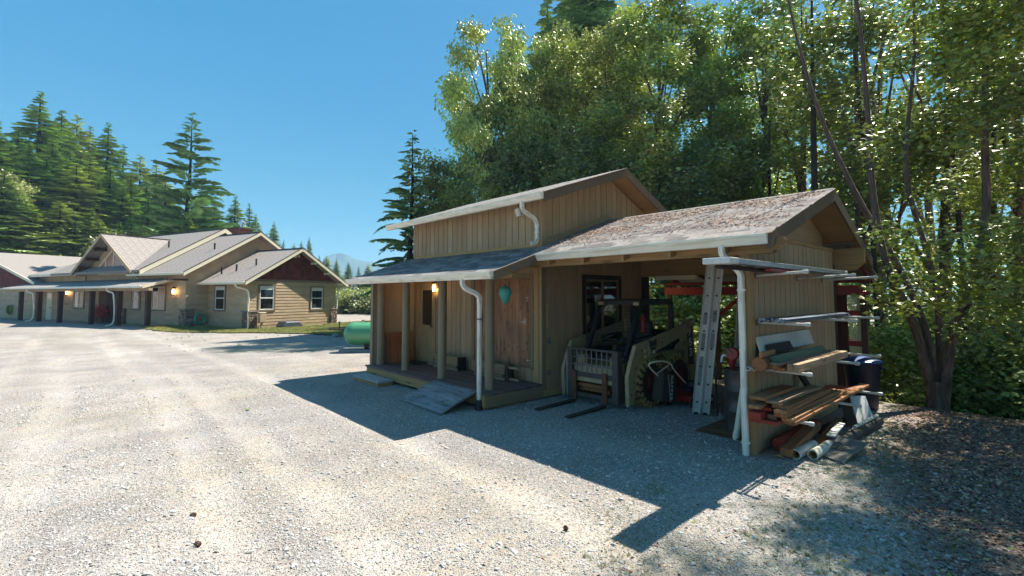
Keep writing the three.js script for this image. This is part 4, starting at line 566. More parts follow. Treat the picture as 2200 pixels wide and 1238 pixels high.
// ---------------------------------------------------------------- skid loader in the carport, facing the yard
{
  const t = thing('skid_loader', 'beige skid steer loader with pallet forks and black cab cage parked in the carport', 'skid loader', [-5.72, 0, -8.3]);
  const P = (n, g, m, p = t) => part(n, g, m, p), r = rng(77);
  P('chassis', [bx(-.47, .47, .24, .82, -1.2, .62, .03), bx(-.47, .47, .82, 1.0, -1.2, -.1, .03), prism([[-.45, .3, .62], [-.45, .8, .62], [-.45, .55, .86], [-.45, .3, .86]], [.9, 0, 0])], M.loaderDirty);
  for (const s of [-1, 1]) P('side_cover', s > 0 ? bx(.47, .6, .86, .93, -1.15, .55, .015) : bx(-.6, -.47, .86, .93, -1.15, .55, .015), M.loader);
  const mkTyre = (x, z) => {
    const w = .32, ty = P('tyre', lathe([[.2, -w / 2 + .02], [.34, -w / 2], [.41, -w / 2 + .02], [.425, -w / 4], [.43, 0], [.425, w / 4], [.41, w / 2 - .02], [.34, w / 2], [.2, w / 2 - .02]], 36).rotateZ(-Math.PI / 2), M.tyre, t); ty.position.set(x, .45, z);
    const lugs = []; for (let i = 0; i < 20; i++) for (const s of [-1, 1]) { lugs.push(box(.17, .055, .085, .015).rotateY(s * .5).translate(s * .075, .43, 0).rotateX((i + (s > 0 ? .5 : 0)) / 20 * 2 * Math.PI)); lugs.push(box(.035, .1, .07, .012).translate(s * .155, .385, 0).rotateX((i + (s > 0 ? .55 : .05)) / 20 * 2 * Math.PI)); }
    P('tread', lugs, M.mud, ty); const o = Math.sign(x); P('rim', lathe([[0, .02], [.07, .02], [.09, .05], [.19, .04], [.215, .12], [.23, .12], [.23, .0], [0, 0]], 24).rotateZ(-o * Math.PI / 2).translate(o * .0, 0, 0), M.rim, ty);
    P('wheel_nut', Array.from({ length: 8 }, (_, i) => { const a = i / 8 * 6.283; return tube([o * .03, Math.cos(a) * .13, Math.sin(a) * .13], [o * .065, Math.cos(a) * .13, Math.sin(a) * .13], .012, .012, 6); }), M.steel, ty);
  };
  for (const x of [-.69, .69]) for (const z of [.44, -.52]) mkTyre(x, z);
  for (const s of [-1, 1]) {
    const x0 = s > 0 ? .63 : -.71;
    const tw = P('rear_tower', shapeX([[-.92, 1.5], [-.98, 1.54], [-1.36, 1.52], [-1.42, 1.46], [-1.5, .2], [-1.12, .2], [-1.02, .9], [-.7, .95], [-.82, 1.06], [-.95, 1.1]].map(p => p), .07, .008).translate(x0, 0, 0), M.loader);
    const arm = P('lift_arm', shapeX([[-1.15, 1.5], [-1.15, 1.3], [.2, .99], [.24, .93], [.36, .92], [.5, .95], [.62, .86], [.84, .6], [.95, .12], [1.1, .1], [1.12, .6], [1.0, .88], [.86, 1.14]], .08, .01).translate(s > 0 ? .71 : -.79, 0, 0), M.loader);
    for (const [z, y, q] of [[-1.06, 1.42, .045], [-.98, 1.06, .04]]) P('pivot_pin', tube([s * .7, y, z], [s * .82, y, z], q, q, 14), M.loaderDirty, arm);
    if (s > 0) {
      P('number_decal', shapeX([[-1.12, 1.4], [-1.35, 1.4], [-1.4, .6], [-1.17, .6]], .004, 0).translate(.7015, 0, 0), M.black, tw);
      ['7', '5', '3'].forEach((c, i) => P('numeral', text(c, .165, .004).rotateY(Math.PI / 2).translate(.706, 1.28 - i * .21, -1.235 - i * .014), M.white, tw));
      // cat-head emblem on the arm plate
      P('emblem_head', shapeX([[.16, 1.2], [.1, 1.16], [.05, 1.17], [-.02, 1.21], [-.02, 1.1], [.02, 1.04], [.06, 1.01], [.11, 1.04], [.15, 1.1]].map(([z, y]) => [(z - .07) * 1.35 + .09, (y - 1.08) * 1.35 + 1.09]), .004, 0).translate(.7905, -.02, .22), M.black, arm);
      P('emblem_muzzle', [shapeX([[.1, 1.05], [.04, 1.05], [.03, 1.0], [.07, .97], [.11, 1.0]], .004, 0).translate(.7935, -.02, .22), shapeX([[.12, 1.12], [.1, 1.12], [.1, 1.1], [.12, 1.1]], .003, 0).translate(.7935, -.02, .22), shapeX([[.03, 1.12], [.01, 1.12], [.01, 1.1], [.03, 1.1]], .003, 0).translate(.7935, -.02, .22)], M.cream, arm);
      P('lift_bracket', [bx(.6, .84, .9, .96, .3, .62, .01), tube([.82, .93, .5], [.82, 1.1, .5], .025), bx(.79, .83, 1.0, 1.06, .45, .62, .005)], M.loader, arm);
      P('hydraulic_ram', [tube([.66, .95, -1.0], [.66, .45, -.2], .03), tube([.66, .5, -.28], [.66, .3, .1], .02)], M.wornSteel, arm);
    }
  }
  P('hydraulic_hose', [hose([[.45, .9, .1], [.58, 1.12, .3], [.66, 1.14, .6], [.6, .9, .9], [.42, .7, 1.02]], .012, 30, 6), hose([[.43, .88, .1], [.55, 1.08, .28], [.63, 1.08, .58], [.57, .85, .88], [.36, .68, 1.02]], .012, 30, 6), hose([[-.3, .8, .7], [-.25, .95, .85], [-.15, .85, 1.0]], .012, 20, 6)], M.black);
  for (const [z, y] of [[.95, .5], [1.03, .3], [.9, .75], [.7, 1.05], [.0, 1.15]]) P('bolt', tube([.79, y, z], [.802, y, z], .016, .016, 6), M.steel);
  // cab cage
  const cg = P('cab_frame', [[[-.47, .9, .72], [-.47, 1.9, .2]], [[.47, .9, .72], [.47, 1.9, .2]], [[-.47, .95, -.95], [-.47, 1.9, -.9]], [[.47, .95, -.95], [.47, 1.9, -.9]], [[-.47, 1.9, .2], [-.47, 1.9, -.9]], [[.47, 1.9, .2], [.47, 1.9, -.9]], [[-.47, 1.9, .2], [.47, 1.9, .2]], [[-.47, 1.9, -.9], [.47, 1.9, -.9]], [[-.47, .95, -.95], [-.47, .95, .7]], [[.47, .95, -.95], [.47, .95, .7]]].map(([a, b]) => bar(a, b, .085, .085)), M.black);
  P('cab_roof', bx(-.51, .51, 1.93, 1.97, -.94, .26, .012), M.steel, cg); P('engine_hood', [bx(-.48, .48, .95, 1.3, -1.35, -.98, .04), bx(-.5, .5, .3, .95, -1.42, -1.2, .04)], M.steel); P('cab_floor', bx(-.44, .44, .8, .9, -.9, .7, .02), M.black); for (const s of [-1, 1]) P('work_light', box(.13, .07, .06, .01).translate(s * .42, 1.88, .27), M.loader, cg);
  P('corner_brace', [bar([-.47, 1.7, .31], [-.3, 1.88, .22], .04, .04), bar([.47, 1.7, .31], [.3, 1.88, .22], .04, .04)], M.steel, cg);
  for (const s of [-1, 1]) { const w = []; for (let z = -.85; z < .6; z += .075) { const top = Math.min(1.88, 1.9 - Math.max(0, (z - .2)) * 1.92); w.push(bar([s * .47, .98, z], [s * .47, top, z], .007, .007)); } for (let y = 1.02; y < 1.88; y += .075) w.push(bar([s * .47, y, -.9], [s * .47, y, .68 - Math.max(0, y - .95) * .52], .007, .007)); const m = P('side_screen', w, M.steel, cg); m.userData.kind = 'stuff'; }
  { const w = []; for (let x = -.42; x < .45; x += .07) w.push(bar([x, .98, -.9], [x, 1.88, -.9], .007, .007)); for (let y = 1.0; y < 1.88; y += .07) w.push(bar([-.45, y, -.9], [.45, y, -.9], .007, .007)); P('rear_screen', w, M.steel, cg).userData.kind = 'stuff'; }
  P('seat', [bx(-.26, .26, .9, 1.02, -.5, .05, .04), bx(-.26, .26, 1.0, 1.5, -.6, -.48, .04)], M.black); P('seat_bar', hose([[-.4, 1.25, -.3], [-.4, 1.2, .25], [-.3, 1.18, .38], [.3, 1.18, .38], [.4, 1.2, .25], [.4, 1.25, -.3]], .02), M.steel);
  P('control_lever', [tube([-.33, .9, .3], [-.33, 1.25, .38], .014), tube([.33, .9, .3], [.33, 1.25, .38], .014)], M.steel); P('fire_extinguisher', lathe([[0, 0], [.045, 0], [.05, .03], [.05, .28], [.02, .33], [.02, .37], [0, .37]], 14).translate(.36, 1.3, -.05), M.red); P('grab_strap', hose([[-.5, 1.1, .65], [-.55, 1.3, .58], [-.5, 1.55, .42]], .012, 16, 6), M.black);
  // quick-attach plate and pallet fork frame
  P('attach_plate', [prism([[-.5, .72, .98], [-.5, .42, 1.06], [-.5, .42, 1.1], [-.5, .74, 1.02]], [1.0, 0, 0]), bx(-.5, -.3, .55, .9, .8, 1.0, .02), bx(.3, .5, .55, .9, .8, 1.0, .02), bar([-.48, .62, .96], [.48, .62, .96], .09, .12)], M.loader);
  const ff = P('fork_frame', [bx(-.62, -.5, .1, 1.04, 1.08, 1.12, .006), bx(.44, .56, .1, 1.04, 1.08, 1.12, .006), bx(-.5, .44, 1.0, 1.04, 1.08, 1.115, .006), bx(-.5, .44, .5, .58, 1.07, 1.12, .006), bx(-.5, .44, .12, .2, 1.07, 1.12, .006), bx(.56, .575, .1, 1.04, .98, 1.12, .004)], M.wornSteel); ff.material = std(0x5d564f, { roughness: .65, metalness: .3, map: K1 });
  P('side_plate', bx(-.66, -.63, .1, .86, 1.0, 1.1, .004), std(0x9a9b98, { roughness: .6 }), ff);
  for (let i = 1; i < 8; i++) P('guard_bar', tube([-.5 + i * .1175, .58, 1.1], [-.5 + i * .1175, 1.0, 1.1], .011, .011, 8), M.wornSteel, ff); for (const y of [.72, .86]) P('guard_bar', tube([-.5, y, 1.1], [.44, y, 1.1], .011, .011, 8), M.wornSteel, ff);
  for (const x of [-.42, .3]) { const f = P('fork', bx(x - .05, x + .05, .06, .62, 1.125, 1.165, .006), M.rust); P('tine', prism([[x - .05, .015, 1.165], [x - .05, .06, 1.165], [x - .035, .03, 2.2], [x - .035, .015, 2.2]], [.1, 0, 0]), std(0x4a3a32, { roughness: .8, map: K1 }), f); }
  for (const [a, b, y, z] of [[-.4, .25, .3, .95], [-.38, .3, .22, .9], [-.42, .2, .38, .9]]) P('timber_block', bx(a, b, y, y + .07, z, z + .09, .01, 'x'), M.lumber[1], ff);
}
// push mower with its grass bag, beside the loader's wheel
{
  const t = thing('lawn_mower', 'red push mower with black grass bag and bent pale handle beside the loader wheel', 'lawn mower', [-4.62, 0, -8.35]);
  part('deck', shapeX([[.2, .12], [.22, .22], [.0, .26], [-.4, .26], [-.5, .2], [-.5, .12]], .42, .02).translate(-.12, 0, -.1), M.red, t); part('engine', [lathe([[0, 0], [.14, 0], [.14, .12], [.1, .18], [0, .18]], 18).translate(.1, .26, -.3), box(.16, .1, .16, .02).translate(.1, .3, -.16)], M.black, t);
  for (const [x, z] of [[-.14, .1], [.33, .1], [-.14, -.55], [.33, -.55]]) { const w = part('wheel', lathe([[0, -.025], [.085, -.025], [.1, -.01], [.1, .01], [.085, .025], [0, .025]], 20).rotateZ(Math.PI / 2), M.black, t, [x, .1, z]); part('hub', lathe([[0, -.03], [.04, -.03], [.04, .03], [0, .03]], 12).rotateZ(Math.PI / 2), M.cream, w); }
  part('handle', hose([[-.1, .6, .56], [-.1, .78, .82], [-.09, .84, .86], [-.05, .87, .78], [.0, .86, .5], [.02, .8, .33], [.02, .68, .2], [.04, .18, -.5]], .014, 60), M.cream, t); part('handle_brace', hose([[-.1, .64, .6], [-.02, .78, .3]], .008, 8, 6), M.cream, t);
  const bag = part('grass_bag', shapeX([[.52, .66], [.1, .6], [.05, .04], [.64, .18]], .2, .03).translate(-.2, 0, 0), M.bag, t); 
  part('bag_lettering', text('NAPPER', .085, .003).rotateZ(-Math.PI / 2 - .12).rotateY(Math.PI / 2).translate(.003, .36, .27), M.white, bag); part('bag_small_lettering', text('INC', .035, .003).rotateZ(-Math.PI / 2 - .12).rotateY(Math.PI / 2).translate(.003, .57, .38), M.white, bag); part('bag_underline', bx(-.002, .003, -.24, .18, -.006, .006, .0005).rotateX(.12).translate(.002, .36, .345), M.white, bag);
}
// ladders stored upright in the carport
function ladder(label, pos, turn, lean, len, w) {
  const t = thing('extension_ladder', label, 'ladder', pos, turn);
  const up = Math.sqrt(len * len - lean * lean); 
  for (const z of [0, -.42]) for (const s of [-1, 1]) { const q = s * w * .54, rail = part('rail', [bar([q, .02, z], [q + lean, up, z], w, .03, [0, 0, 1]), bar([q - w * .46, .02, z + .012], [q - w * .46 + lean, up, z + .012], .012, .05, [0, 0, 1]), bar([q + w * .46, .02, z + .012], [q + w * .46 + lean, up, z + .012], .012, .05, [0, 0, 1])], M.aluMatte, t);
    if (z === 0) for (let k = .2; k < len - .1; k += .305) part('rung_end', new THREE.CylinderGeometry(.017, .017, .012, 12).rotateX(Math.PI / 2).translate(q + lean * k / len, up * k / len + .02, z + .02), M.black, rail);
    part('foot', box(w * .5, .05, .05, .008).translate(q, .02, z), M.steel, rail); }
  for (let k = .2; k < len - .1; k += .305) for (const s of [-1, 1]) part('rung', tube([s * w * .54 + lean * k / len, up * k / len + .02, -.4], [s * w * .54 + lean * k / len, up * k / len + .02, -.02], .016, .016, 8), M.alu, t);
  for (const [s, a, b] of [[-1, .5, 1.0], [1, 1.15, 1.4], [-1, 1.55, 1.75], [1, 1.6, 1.8], [-1, 1.1, 1.4]]) { const q = s * w * .54; part('sticker', bar([q + lean * a / len, up * a / len, .0165], [q + lean * b / len, up * b / len, .0165], w * .45, .002, [0, 0, 1], .0003), std(0x8f8f8b, { map: K1 }), t); }
  return t;
}
ladder('aluminium extension ladder standing edge-on beside the loader, its pale rail toward the yard', [-4.04, 0, -8.0], .467, .3, 2.66, .135);
ladder('aluminium extension ladder standing behind the dark oil drum', [-3.42, 0, -8.35], .75, .22, 2.62, .1);
// drum, pump, pole, base sheet
whole('ground_sheet', bx(-3.62, -2.72, .004, .022, -7.95, -6.98, .003, 'x'), std(0x8a5a38, { map: P1 }), 'brown plywood sheet on the gravel under the drum', 'plywood');
{ const t = thing('oil_drum', 'dark steel drum standing on a plywood sheet', 'drum', [-3.08, .022, -7.5]); part('shell', lathe([[0, 0], [.285, 0], [.29, .015], [.282, .03], [.282, .29], [.294, .305], [.294, .32], [.282, .335], [.282, .59], [.294, .605], [.294, .62], [.282, .635], [.282, .88], [.29, .895], [.29, .91], [.275, .91], [.27, .895], [0, .895]], 40), M.drum, t); part('bung', lathe([[0, 0], [.035, 0], [.035, .02], [0, .02]], 12).translate(.12, .895, .1), M.steel, t); }
{ const t = thing('drum_pump', 'red hand-crank pump with hose on the drum lid', 'pump', [-3.26, .917, -7.5]); part('body', lathe([[0, 0], [.04, 0], [.04, .06], [.06, .1], [.06, .2], [.04, .25], [0, .26]], 16), M.red, t); part('gear_case', lathe([[0, -.035], [.09, -.035], [.1, 0], [.09, .035], [0, .035]], 20).rotateX(Math.PI / 2).translate(.03, .24, .05), M.red, t); part('crank', [tube([.03, .24, .09], [-.05, .33, .1], .01), tube([-.05, .33, .1], [-.05, .33, .17], .012)], M.wornSteel, t); part('nozzle', hose([[-.03, .2, .05], [-.1, .2, .08], [-.12, .1, .1]], .02, 14), M.white, t); part('hose', hose([[-.12, .1, .1], [-.2, -.1, .1], [-.24, -.4, .05], [-.25, -.75, .0]], .014, 30), M.black, t); part('stem', tube([0, -.02, 0], [0, .02, 0], .03), M.steel, t); }
whole('plastic_pole', [pipe([-3.03, .0, -7.02], [-2.83, 1.35, -7.1], .042, .036), tube([-3.033, .0, -7.02], [-3.018, .1, -7.025], .046, .046, 20, true)], M.cream, 'cream plastic pole leaning beside the drum', 'pole');
// ---------------------------------------------------------------- rack on the carport end wall and what lies on it
{
  const t = thing('wall_rack', 'white pipe arms of the storage rack on the carport end wall', 'rack', [XE, 0, -8]);
  const rows = [2.31, 1.685, 1.07, .47];
  [[-6.75, -1.96], [-8.35, -1.82], [-9.6, -1.8]].forEach(([z, xt], c) => rows.forEach((y, i) => { const a = part('arm', tube([.005, y, z + 8], [xt - XE - .02, y + (i ? -.004 : .03), z + 8], .019, .019, 12), M.pvc, t); part('cap', lathe([[0, 0], [.027, 0], [.027, .045], [.02, .055], [0, .055]], 14).rotateZ(-Math.PI / 2).translate(xt - XE - .05, y + (i ? -.004 : .03), z + 8), M.pvc, a); part('flange', lathe([[0, 0], [.045, 0], [.045, .012], [0, .012]], 14).rotateZ(-Math.PI / 2).translate(.013, y, z + 8), M.wornSteel, a); }));
}
const armTop = y => y + .021;
{ const t = thing('walkboard', 'long aluminium walkboard lying across the top rack arms and jutting past the corner', 'walkboard', [-2.36, 2.42, -7.3]); part('board', bx(-.14, .14, 0, .02, -2.3, 2.12, .004, 'z'), M.alu, t); for (const s of [-1, 1]) part('side_rail', bx(s * .14 - .012, s * .14 + .012, -.03, .03, -2.3, 2.12, .004, 'z'), M.alu, t); part('end_cap', bx(-.155, .155, -.034, .034, 1.98, 2.2, .006), M.white, t); part('end_cap', bx(-.155, .155, -.034, .034, -2.32, -2.2, .006), M.white, t); for (let z = -1.9; z < 1.9; z += .45) part('crossbar', bx(-.128, .128, -.025, -.0005, z, z + .03), M.alu, t); }
whole('timber', bx(-2.44, -2.36, 2.345, 2.386, -7.4, -5.25, .004, 'z'), M.darkBrown, 'dark timber strip lying under the aluminium walkboard', 'timber');
whole('red_block', bx(-2.3, -2.24, 2.34, 2.38, -6.95, -6.3, .004, 'z'), M.red, 'short red painted strip on the top rack arm', 'timber');
{ const r = rng(41); for (let i = 0; i < 16; i++) { const x = -2.42 + (i % 8) * .042 + jit(.008, r), y = armTop(1.685) + .012 + Math.floor(i / 8) * .026 + .003 * r(), z0 = -6.42 + jit(.12, r), z1 = z0 - rr(2.6, 3.2, r); whole('steel_rod', [tube([x, y, z0], [x + jit(.04, r), y + (i > 7 ? .01 : .002) * r(), z1], .0125, .0125, 8), tube([x, y, z0 + .01], [x, y, z0 - .05], .017, .017, 8)], i % 3 ? M.steelRod : std(0x5b6672, { metalness: .7, roughness: .45 }), 'thin grey steel rod in the bundle on the second rack arms', 'rod', 'bundled steel rods'); } }
{ // third row: mixed timber
  const y = armTop(1.07), r = rng(43);
  const plank = (n, x0, x1, y0, h, z0, z1, mat, label, cat = 'timber') => whole(n, bx(x0, x1, y0, y0 + h, z0, z1, .006, 'z'), mat, label, cat);
  plank('timber', -2.2, -2.07, y, .1, -6.62, -8.85, M.oldWood[2], 'thick grey-brown timber at the outer side of the third rack row');
  plank('timber', -2.34, -2.22, y, .042, -6.58, -8.6, M.lumber[2], 'orange lumber lying under the thin stud on the third rack row'); plank('timber', -2.345, -2.25, y + .044, .04, -6.45, -8.3, M.lumber[0], 'reddish stud lying on the third rack row under the tan stud'); plank('timber', -2.33, -2.22, y + .086, .036, -6.42, -8.6, M.lumber[4], 'tan stud lying uppermost on the third rack row');
  whole('log', tube([-2.43, y + .092, -6.35], [-2.43, y + .092, -7.6], .088, .082, 16), M.lumber[1], 'short round log with cut face on the third rack row', 'log');
  for (const [x, z] of [[-2.545, -6.3], [-2.49, -6.36]]) whole('plastic_pipe', pipe([x, y + .03, z], [x, y + .03, z - 1.9], .028, .021), M.pvc, 'narrow white pipe at the wall side of the third rack row', 'pipe', 'narrow pipes on the third rack row');
  whole('timber', prism([[-2.33, y + .124, -6.5], [-2.24, y + .124, -6.5], [-2.28, y + .205, -6.5], [-2.36, y + .18, -6.5]], [0, 0, -1.9], 'z'), M.greenWood, 'green painted timber resting on the third rack row');
  whole('white_board', prism([[-2.5, y + .19, -6.6], [-2.57, y + .4, -6.6], [-2.55, y + .41, -6.6], [-2.48, y + .2, -6.6]], [0, 0, -2.1], 'z'), M.white, 'long white board leaning back against the wall on the third rack row', 'board');
  whole('timber', prism([[-2.44, y + .19, -6.75], [-2.49, y + .3, -6.75], [-2.46, y + .31, -6.75], [-2.41, y + .2, -6.75]], [0, 0, -.8], 'z'), M.darkBrown, 'short dark board in front of the long white board'); plank('timber', -2.4, -2.37, y + .185, .07, -6.28, -6.75, M.lumber[2], 'small orange offcut standing on the round log');
}
{ // fourth row: stacked lumber
  const y = armTop(.47), L = [[-2.52, -2.2, 0, .04, -6.25, -9.6, 'redEnd'], [-2.2, -2.06, 0, .045, -6.35, -10.0, 0], [-2.22, -2.09, .047, .04, -6.35, -8.9, 2], [-2.5, -2.36, .042, .09, -6.22, -8.0, 'redEnd'], [-2.35, -2.24, .042, .06, -6.3, -8.4, 3], [-2.26, -2.12, .089, .045, -6.3, -8.6, 0], [-2.28, -2.14, .136, .045, -6.27, -8.2, 2], [-2.5, -2.3, .134, .038, -6.3, -7.9, 'redEnd'], [-2.3, -2.12, .183, .04, -6.4, -7.8, 1], [-2.36, -2.2, .225, .04, -6.35, -7.9, 'gray'], [-2.52, -2.38, .174, .04, -6.2, -7.6, 2], [-2.52, -2.34, .266, .045, -6.2, -7.3, 0]];
  const words = ['wide red-ended plank at the bottom wall side of the lowest rack stack', 'longest orange plank at the bottom outer side of the lowest rack stack', 'orange plank on top of the longest plank in the lowest rack stack', 'thick red-ended block in the lowest rack stack', 'brown stud tucked in the middle of the lowest rack stack', 'orange plank two above the longest plank in the lowest rack stack', 'light orange plank three above the longest plank in the lowest rack stack', 'red-ended board lying on the thick red block of the lowest rack stack', 'brown plank under the grey board of the lowest rack stack', 'grey weathered board near the top of the lowest rack stack', 'light plank beside the grey board of the lowest rack stack', 'short orange plank on the very top of the lowest rack stack'];
  const rq = rng(91); L.forEach(([x0, x1, dy, h, z0, z1, m], i) => whole('timber', bx((x0 - x1) / 2, (x1 - x0) / 2, y + dy, y + dy + h - .002, (z0 - z1) / 2, (z1 - z0) / 2, .005, 'z').rotateY(i > 1 ? jit(.022, rq) : 0).translate((x0 + x1) / 2, 0, (z0 + z1) / 2 + jit(.06, rq)), m === 'redEnd' ? M.redEnd : m === 'gray' ? M.oldWood[0] : M.lumber[m], words[i], 'timber'));
  whole('timber', prism([[-2.45, y + .18, -8.1], [-2.56, y + .42, -8.0], [-2.56, y + .42, -8.16], [-2.45, y + .18, -8.26]], [.04, .015, 0], 'y'), M.darkBrown, 'dark offcut propped against the wall above the lowest rack stack', 'timber');
}
// on the ground below the rack
whole('log', tube([-2.42, .09, -6.9], [-2.42, .09, -8.4], .088, .085, 8), M.redEnd, 'reddish round fence post lying on the ground under the rack', 'log');
whole('timber', bar([-2.26, .07, -6.68], [-2.28, .2, -7.9], .14, .1), M.lumber[0], 'orange beam propped on the ground beside the reddish post', 'timber');
whole('timber', bar([-2.1, .04, -7.2], [-2.16, .17, -8.6], .09, .05), M.lumber[1], 'orange lumber propped on the ground behind the grey patterned panel', 'timber');
whole('white_board', bar([-2.0, .165, -7.55], [-2.05, .2, -8.25], .1, .02), M.white, 'small white strip lying on the propped lumber near the ground', 'board');
whole('timber', bar([-2.36, .03, -8.2], [-2.2, .03, -9.7], .12, .05), M.darkBrown, 'dark plank on the ground behind the propped lumber', 'timber');
for (const [x, z] of [[-2.17, -6.72], [-2.02, -6.86]]) { const t = thing('plastic_pipe', 'wide white pipe with open end lying on the litter below the rack', 'pipe', [x, .0, z], 0, 'wide pipes on the ground'); part('wall', pipe([0, .062, 0], [.02, .062, -.62], .062, .052, 28), M.pvc, t); part('lining', pipe([0, .062, -.008], [.02, .062, -.61], .0515, .046, 28), M.pvcIn, t); }
{ const t = thing('patterned_panel', 'grey panel with dark scroll pattern lying slanted at the foot of the rack', 'panel', [-1.86, 0, -7.1]); const g = prism([[-.22, .01, -.02], [.14, .01, .14], [.26, .14, -.5], [-.1, .14, -.62]], [0, .016, .004], 'x'); part('panel', g, M.grayBoard, t); const q = (u, v) => [-.22 + u * .36 + v * .12, .028 + v * .13 + .002, -.02 + u * .16 - v * .61]; const sc = []; for (const [u0, s] of [[.3, 1], [.62, -1]]) { const pts = []; for (let a = 0; a < 9; a += .4) { const k = .04 + .018 * a; pts.push(q(u0 + s * Math.cos(a) * k * .8, .5 + Math.sin(a) * k)); } sc.push(hose(pts, .0035, 60, 5)); } sc.push(hose([q(.2, .3), q(.4, .42), q(.55, .36), q(.8, .55)], .0035, 30, 5)); part('scroll_pattern', sc, M.black, t); }
whole('black_pipe', pipe([-1.92, .072, -7.75], [-1.83, .072, -9.4], .07, .06, 20), M.black, 'long black drain pipe lying on the leaf litter beside the rack', 'pipe');
whole('white_pole', tube([-1.9, .166, -8.3], [-1.84, .166, -9.35], .025, .025, 12), M.pvc, 'white pole lying on top of the black drain pipe', 'pole');
whole('white_board', prism([[-2.02, .0, -9.05], [-1.82, .0, -9.2], [-2.02, .42, -9.5], [-2.2, .42, -9.35]], [.014, .004, .014], 'y'), M.white, 'white board standing propped against the lowest rack arm', 'board');
whole('timber', prism([[-2.16, .0, -9.0], [-2.06, .0, -9.06], [-2.24, .44, -9.4], [-2.34, .44, -9.34]], [.02, .0, .02], 'y'), M.brown, 'brown board standing beside the propped white board', 'timber');
{ const t = thing('trash_bin', 'dark blue plastic bin with bright blue lid behind the rack', 'bin', [-2.3, groundY(-2.3, -10.72), -10.72]); part('body', lathe([[0, 0], [.2, 0], [.22, .02], [.285, .78], [.3, .8], [.3, .84], [.27, .84], [.26, .8], [0, .05]], 28), M.blueBin, t); part('lid', lathe([[0, .93], [.1, .925], [.25, .89], [.31, .86], [.315, .835], [.29, .835], [0, .86]], 28), M.blueLid, t); for (const s of [-1, 1]) part('handle', box(.05, .05, .12, .015).translate(s * .3, .74, 0), M.blueBin, t); }
// red timber lean-to behind the carport
{
  const t = thing('lean_to', 'red and brown timber lean-to frame with lath panels behind the carport', 'lean-to', [-4.6, 0, -11.9]), P = (n, g, m, p = t) => part(n, g, m, p);
  for (const x of [-2.2, -.9, .6, 2.12]) P('post', bx(x - .05, x + .05, groundY(x - 4.6, -11.9) - .1, 2.3, -.05, .05, .006, 'y'), M.brown);
  P('red_beam', bx(-2.3, 2.25, 2.05, 2.25, .05, .1, .006, 'x'), M.red); P('red_beam', bx(-2.3, 2.25, 2.3, 2.38, -.04, .06, .006, 'x'), M.redWood);
  for (const x of [-2.1, -1.2, -.3, .6, 1.5, 2.2]) P('rafter', bar([x, 2.9, 1.35], [x + .02, 2.28, -.55], .05, .1), M.redWood); P('roof_sheet', prism([[-2.3, 3.0, 1.35], [2.3, 3.0, 1.35], [2.3, 2.36, -.65], [-2.3, 2.36, -.65]], [0, .02, 0]), std(0x8f8a86, { map: K1, roughness: .7 }));
  P('diagonal', bar([-.9, 1.5, .03], [-.2, 2.1, .03], .06, .08), M.red); P('side_panel', bx(1.6, 1.84, .0, 2.05, -.02, .02), std(0x5a2a20, { map: W1 }));
  for (let i = 0; i < 8; i++) P('lath', bx(1.86 + i * .027, 1.874 + i * .027, .2, 2.05, -.01, .01, .001), std(0xd8d3a8, { roughness: .5 })); for (const y of [.55, 1.0, 1.62]) P('red_crosspiece', bx(1.84, 2.08, y, y + .11, .012, .04), M.red);
  P('paper_label', bx(1.5, 1.6, 2.0, 2.14, .101, .104, .0005), M.blind);
}
// a pale batten and fluorescent housing under the carport beam
whole('light_batten', bx(-6.2, -5.2, 2.4, 2.5, -10.3, -10.2, .006, 'x'), M.hTrim, 'pale strip light housing under the rear carport beam', 'light');
// ---------------------------------------------------------------- propane tank and yard pieces
{
  const [x, z] = spot(752, 17.6), a = Math.atan2(.80, .6);       // axis runs away to the right
  const t = thing('propane_tank', 'green propane tank on a concrete pad beyond the porch', 'tank', [x + .6 * 1.45, 0, z - .8 * 1.45], a);
  const R0 = .41, L = 1.25, pr = []; for (let i = 0; i <= 10; i++) { const q = i / 10 * Math.PI / 2; pr.push([R0 * Math.sin(q), -L - .38 * Math.cos(q)]); } for (let i = 10; i >= 0; i--) { const q = i / 10 * Math.PI / 2; pr.push([R0 * Math.sin(q), L + .38 * Math.cos(q)]); }
  part('shell', lathe(pr.map(([q, y]) => [Math.max(q, 0), y]), 40).rotateZ(-Math.PI / 2).translate(0, .64, 0), M.tank, t); for (const s of [-1, 1]) part('weld_band', lathe([[R0 + .001, -.012], [R0 + .005, 0], [R0 + .001, .012]], 40).rotateZ(-Math.PI / 2).translate(s * 1.22, .64, 0), M.tank, t);
  for (const s of [-.8, .8]) { part('leg', [bx(s - .05, s + .05, .09, .3, -.25, .25, .01)], M.steel, t); } part('dome', lathe([[0, .16], [.1, .15], [.14, .1], [.14, 0], [0, 0]], 18).translate(.1, 1.06, 0), M.tank, t); for (const s of [-.95, .95]) part('lifting_lug', new THREE.TorusGeometry(.06, .012, 8, 16, Math.PI).translate(s, 1.07, 0), M.black, t);
  part('pad', bx(-1.7, 1.7, -.04, .09, -.45, .45, .015), M.concrete, t);
}
{ const [x, z] = spot(722, 23.6); whole('rock', stoneGeo.clone().scale(.3, .26, .24).translate(x, groundY(x, z) + .04, z), std(0x8f8f8f, { map: K1 }), 'grey boulder on the lawn edge near the tank', 'rock'); }
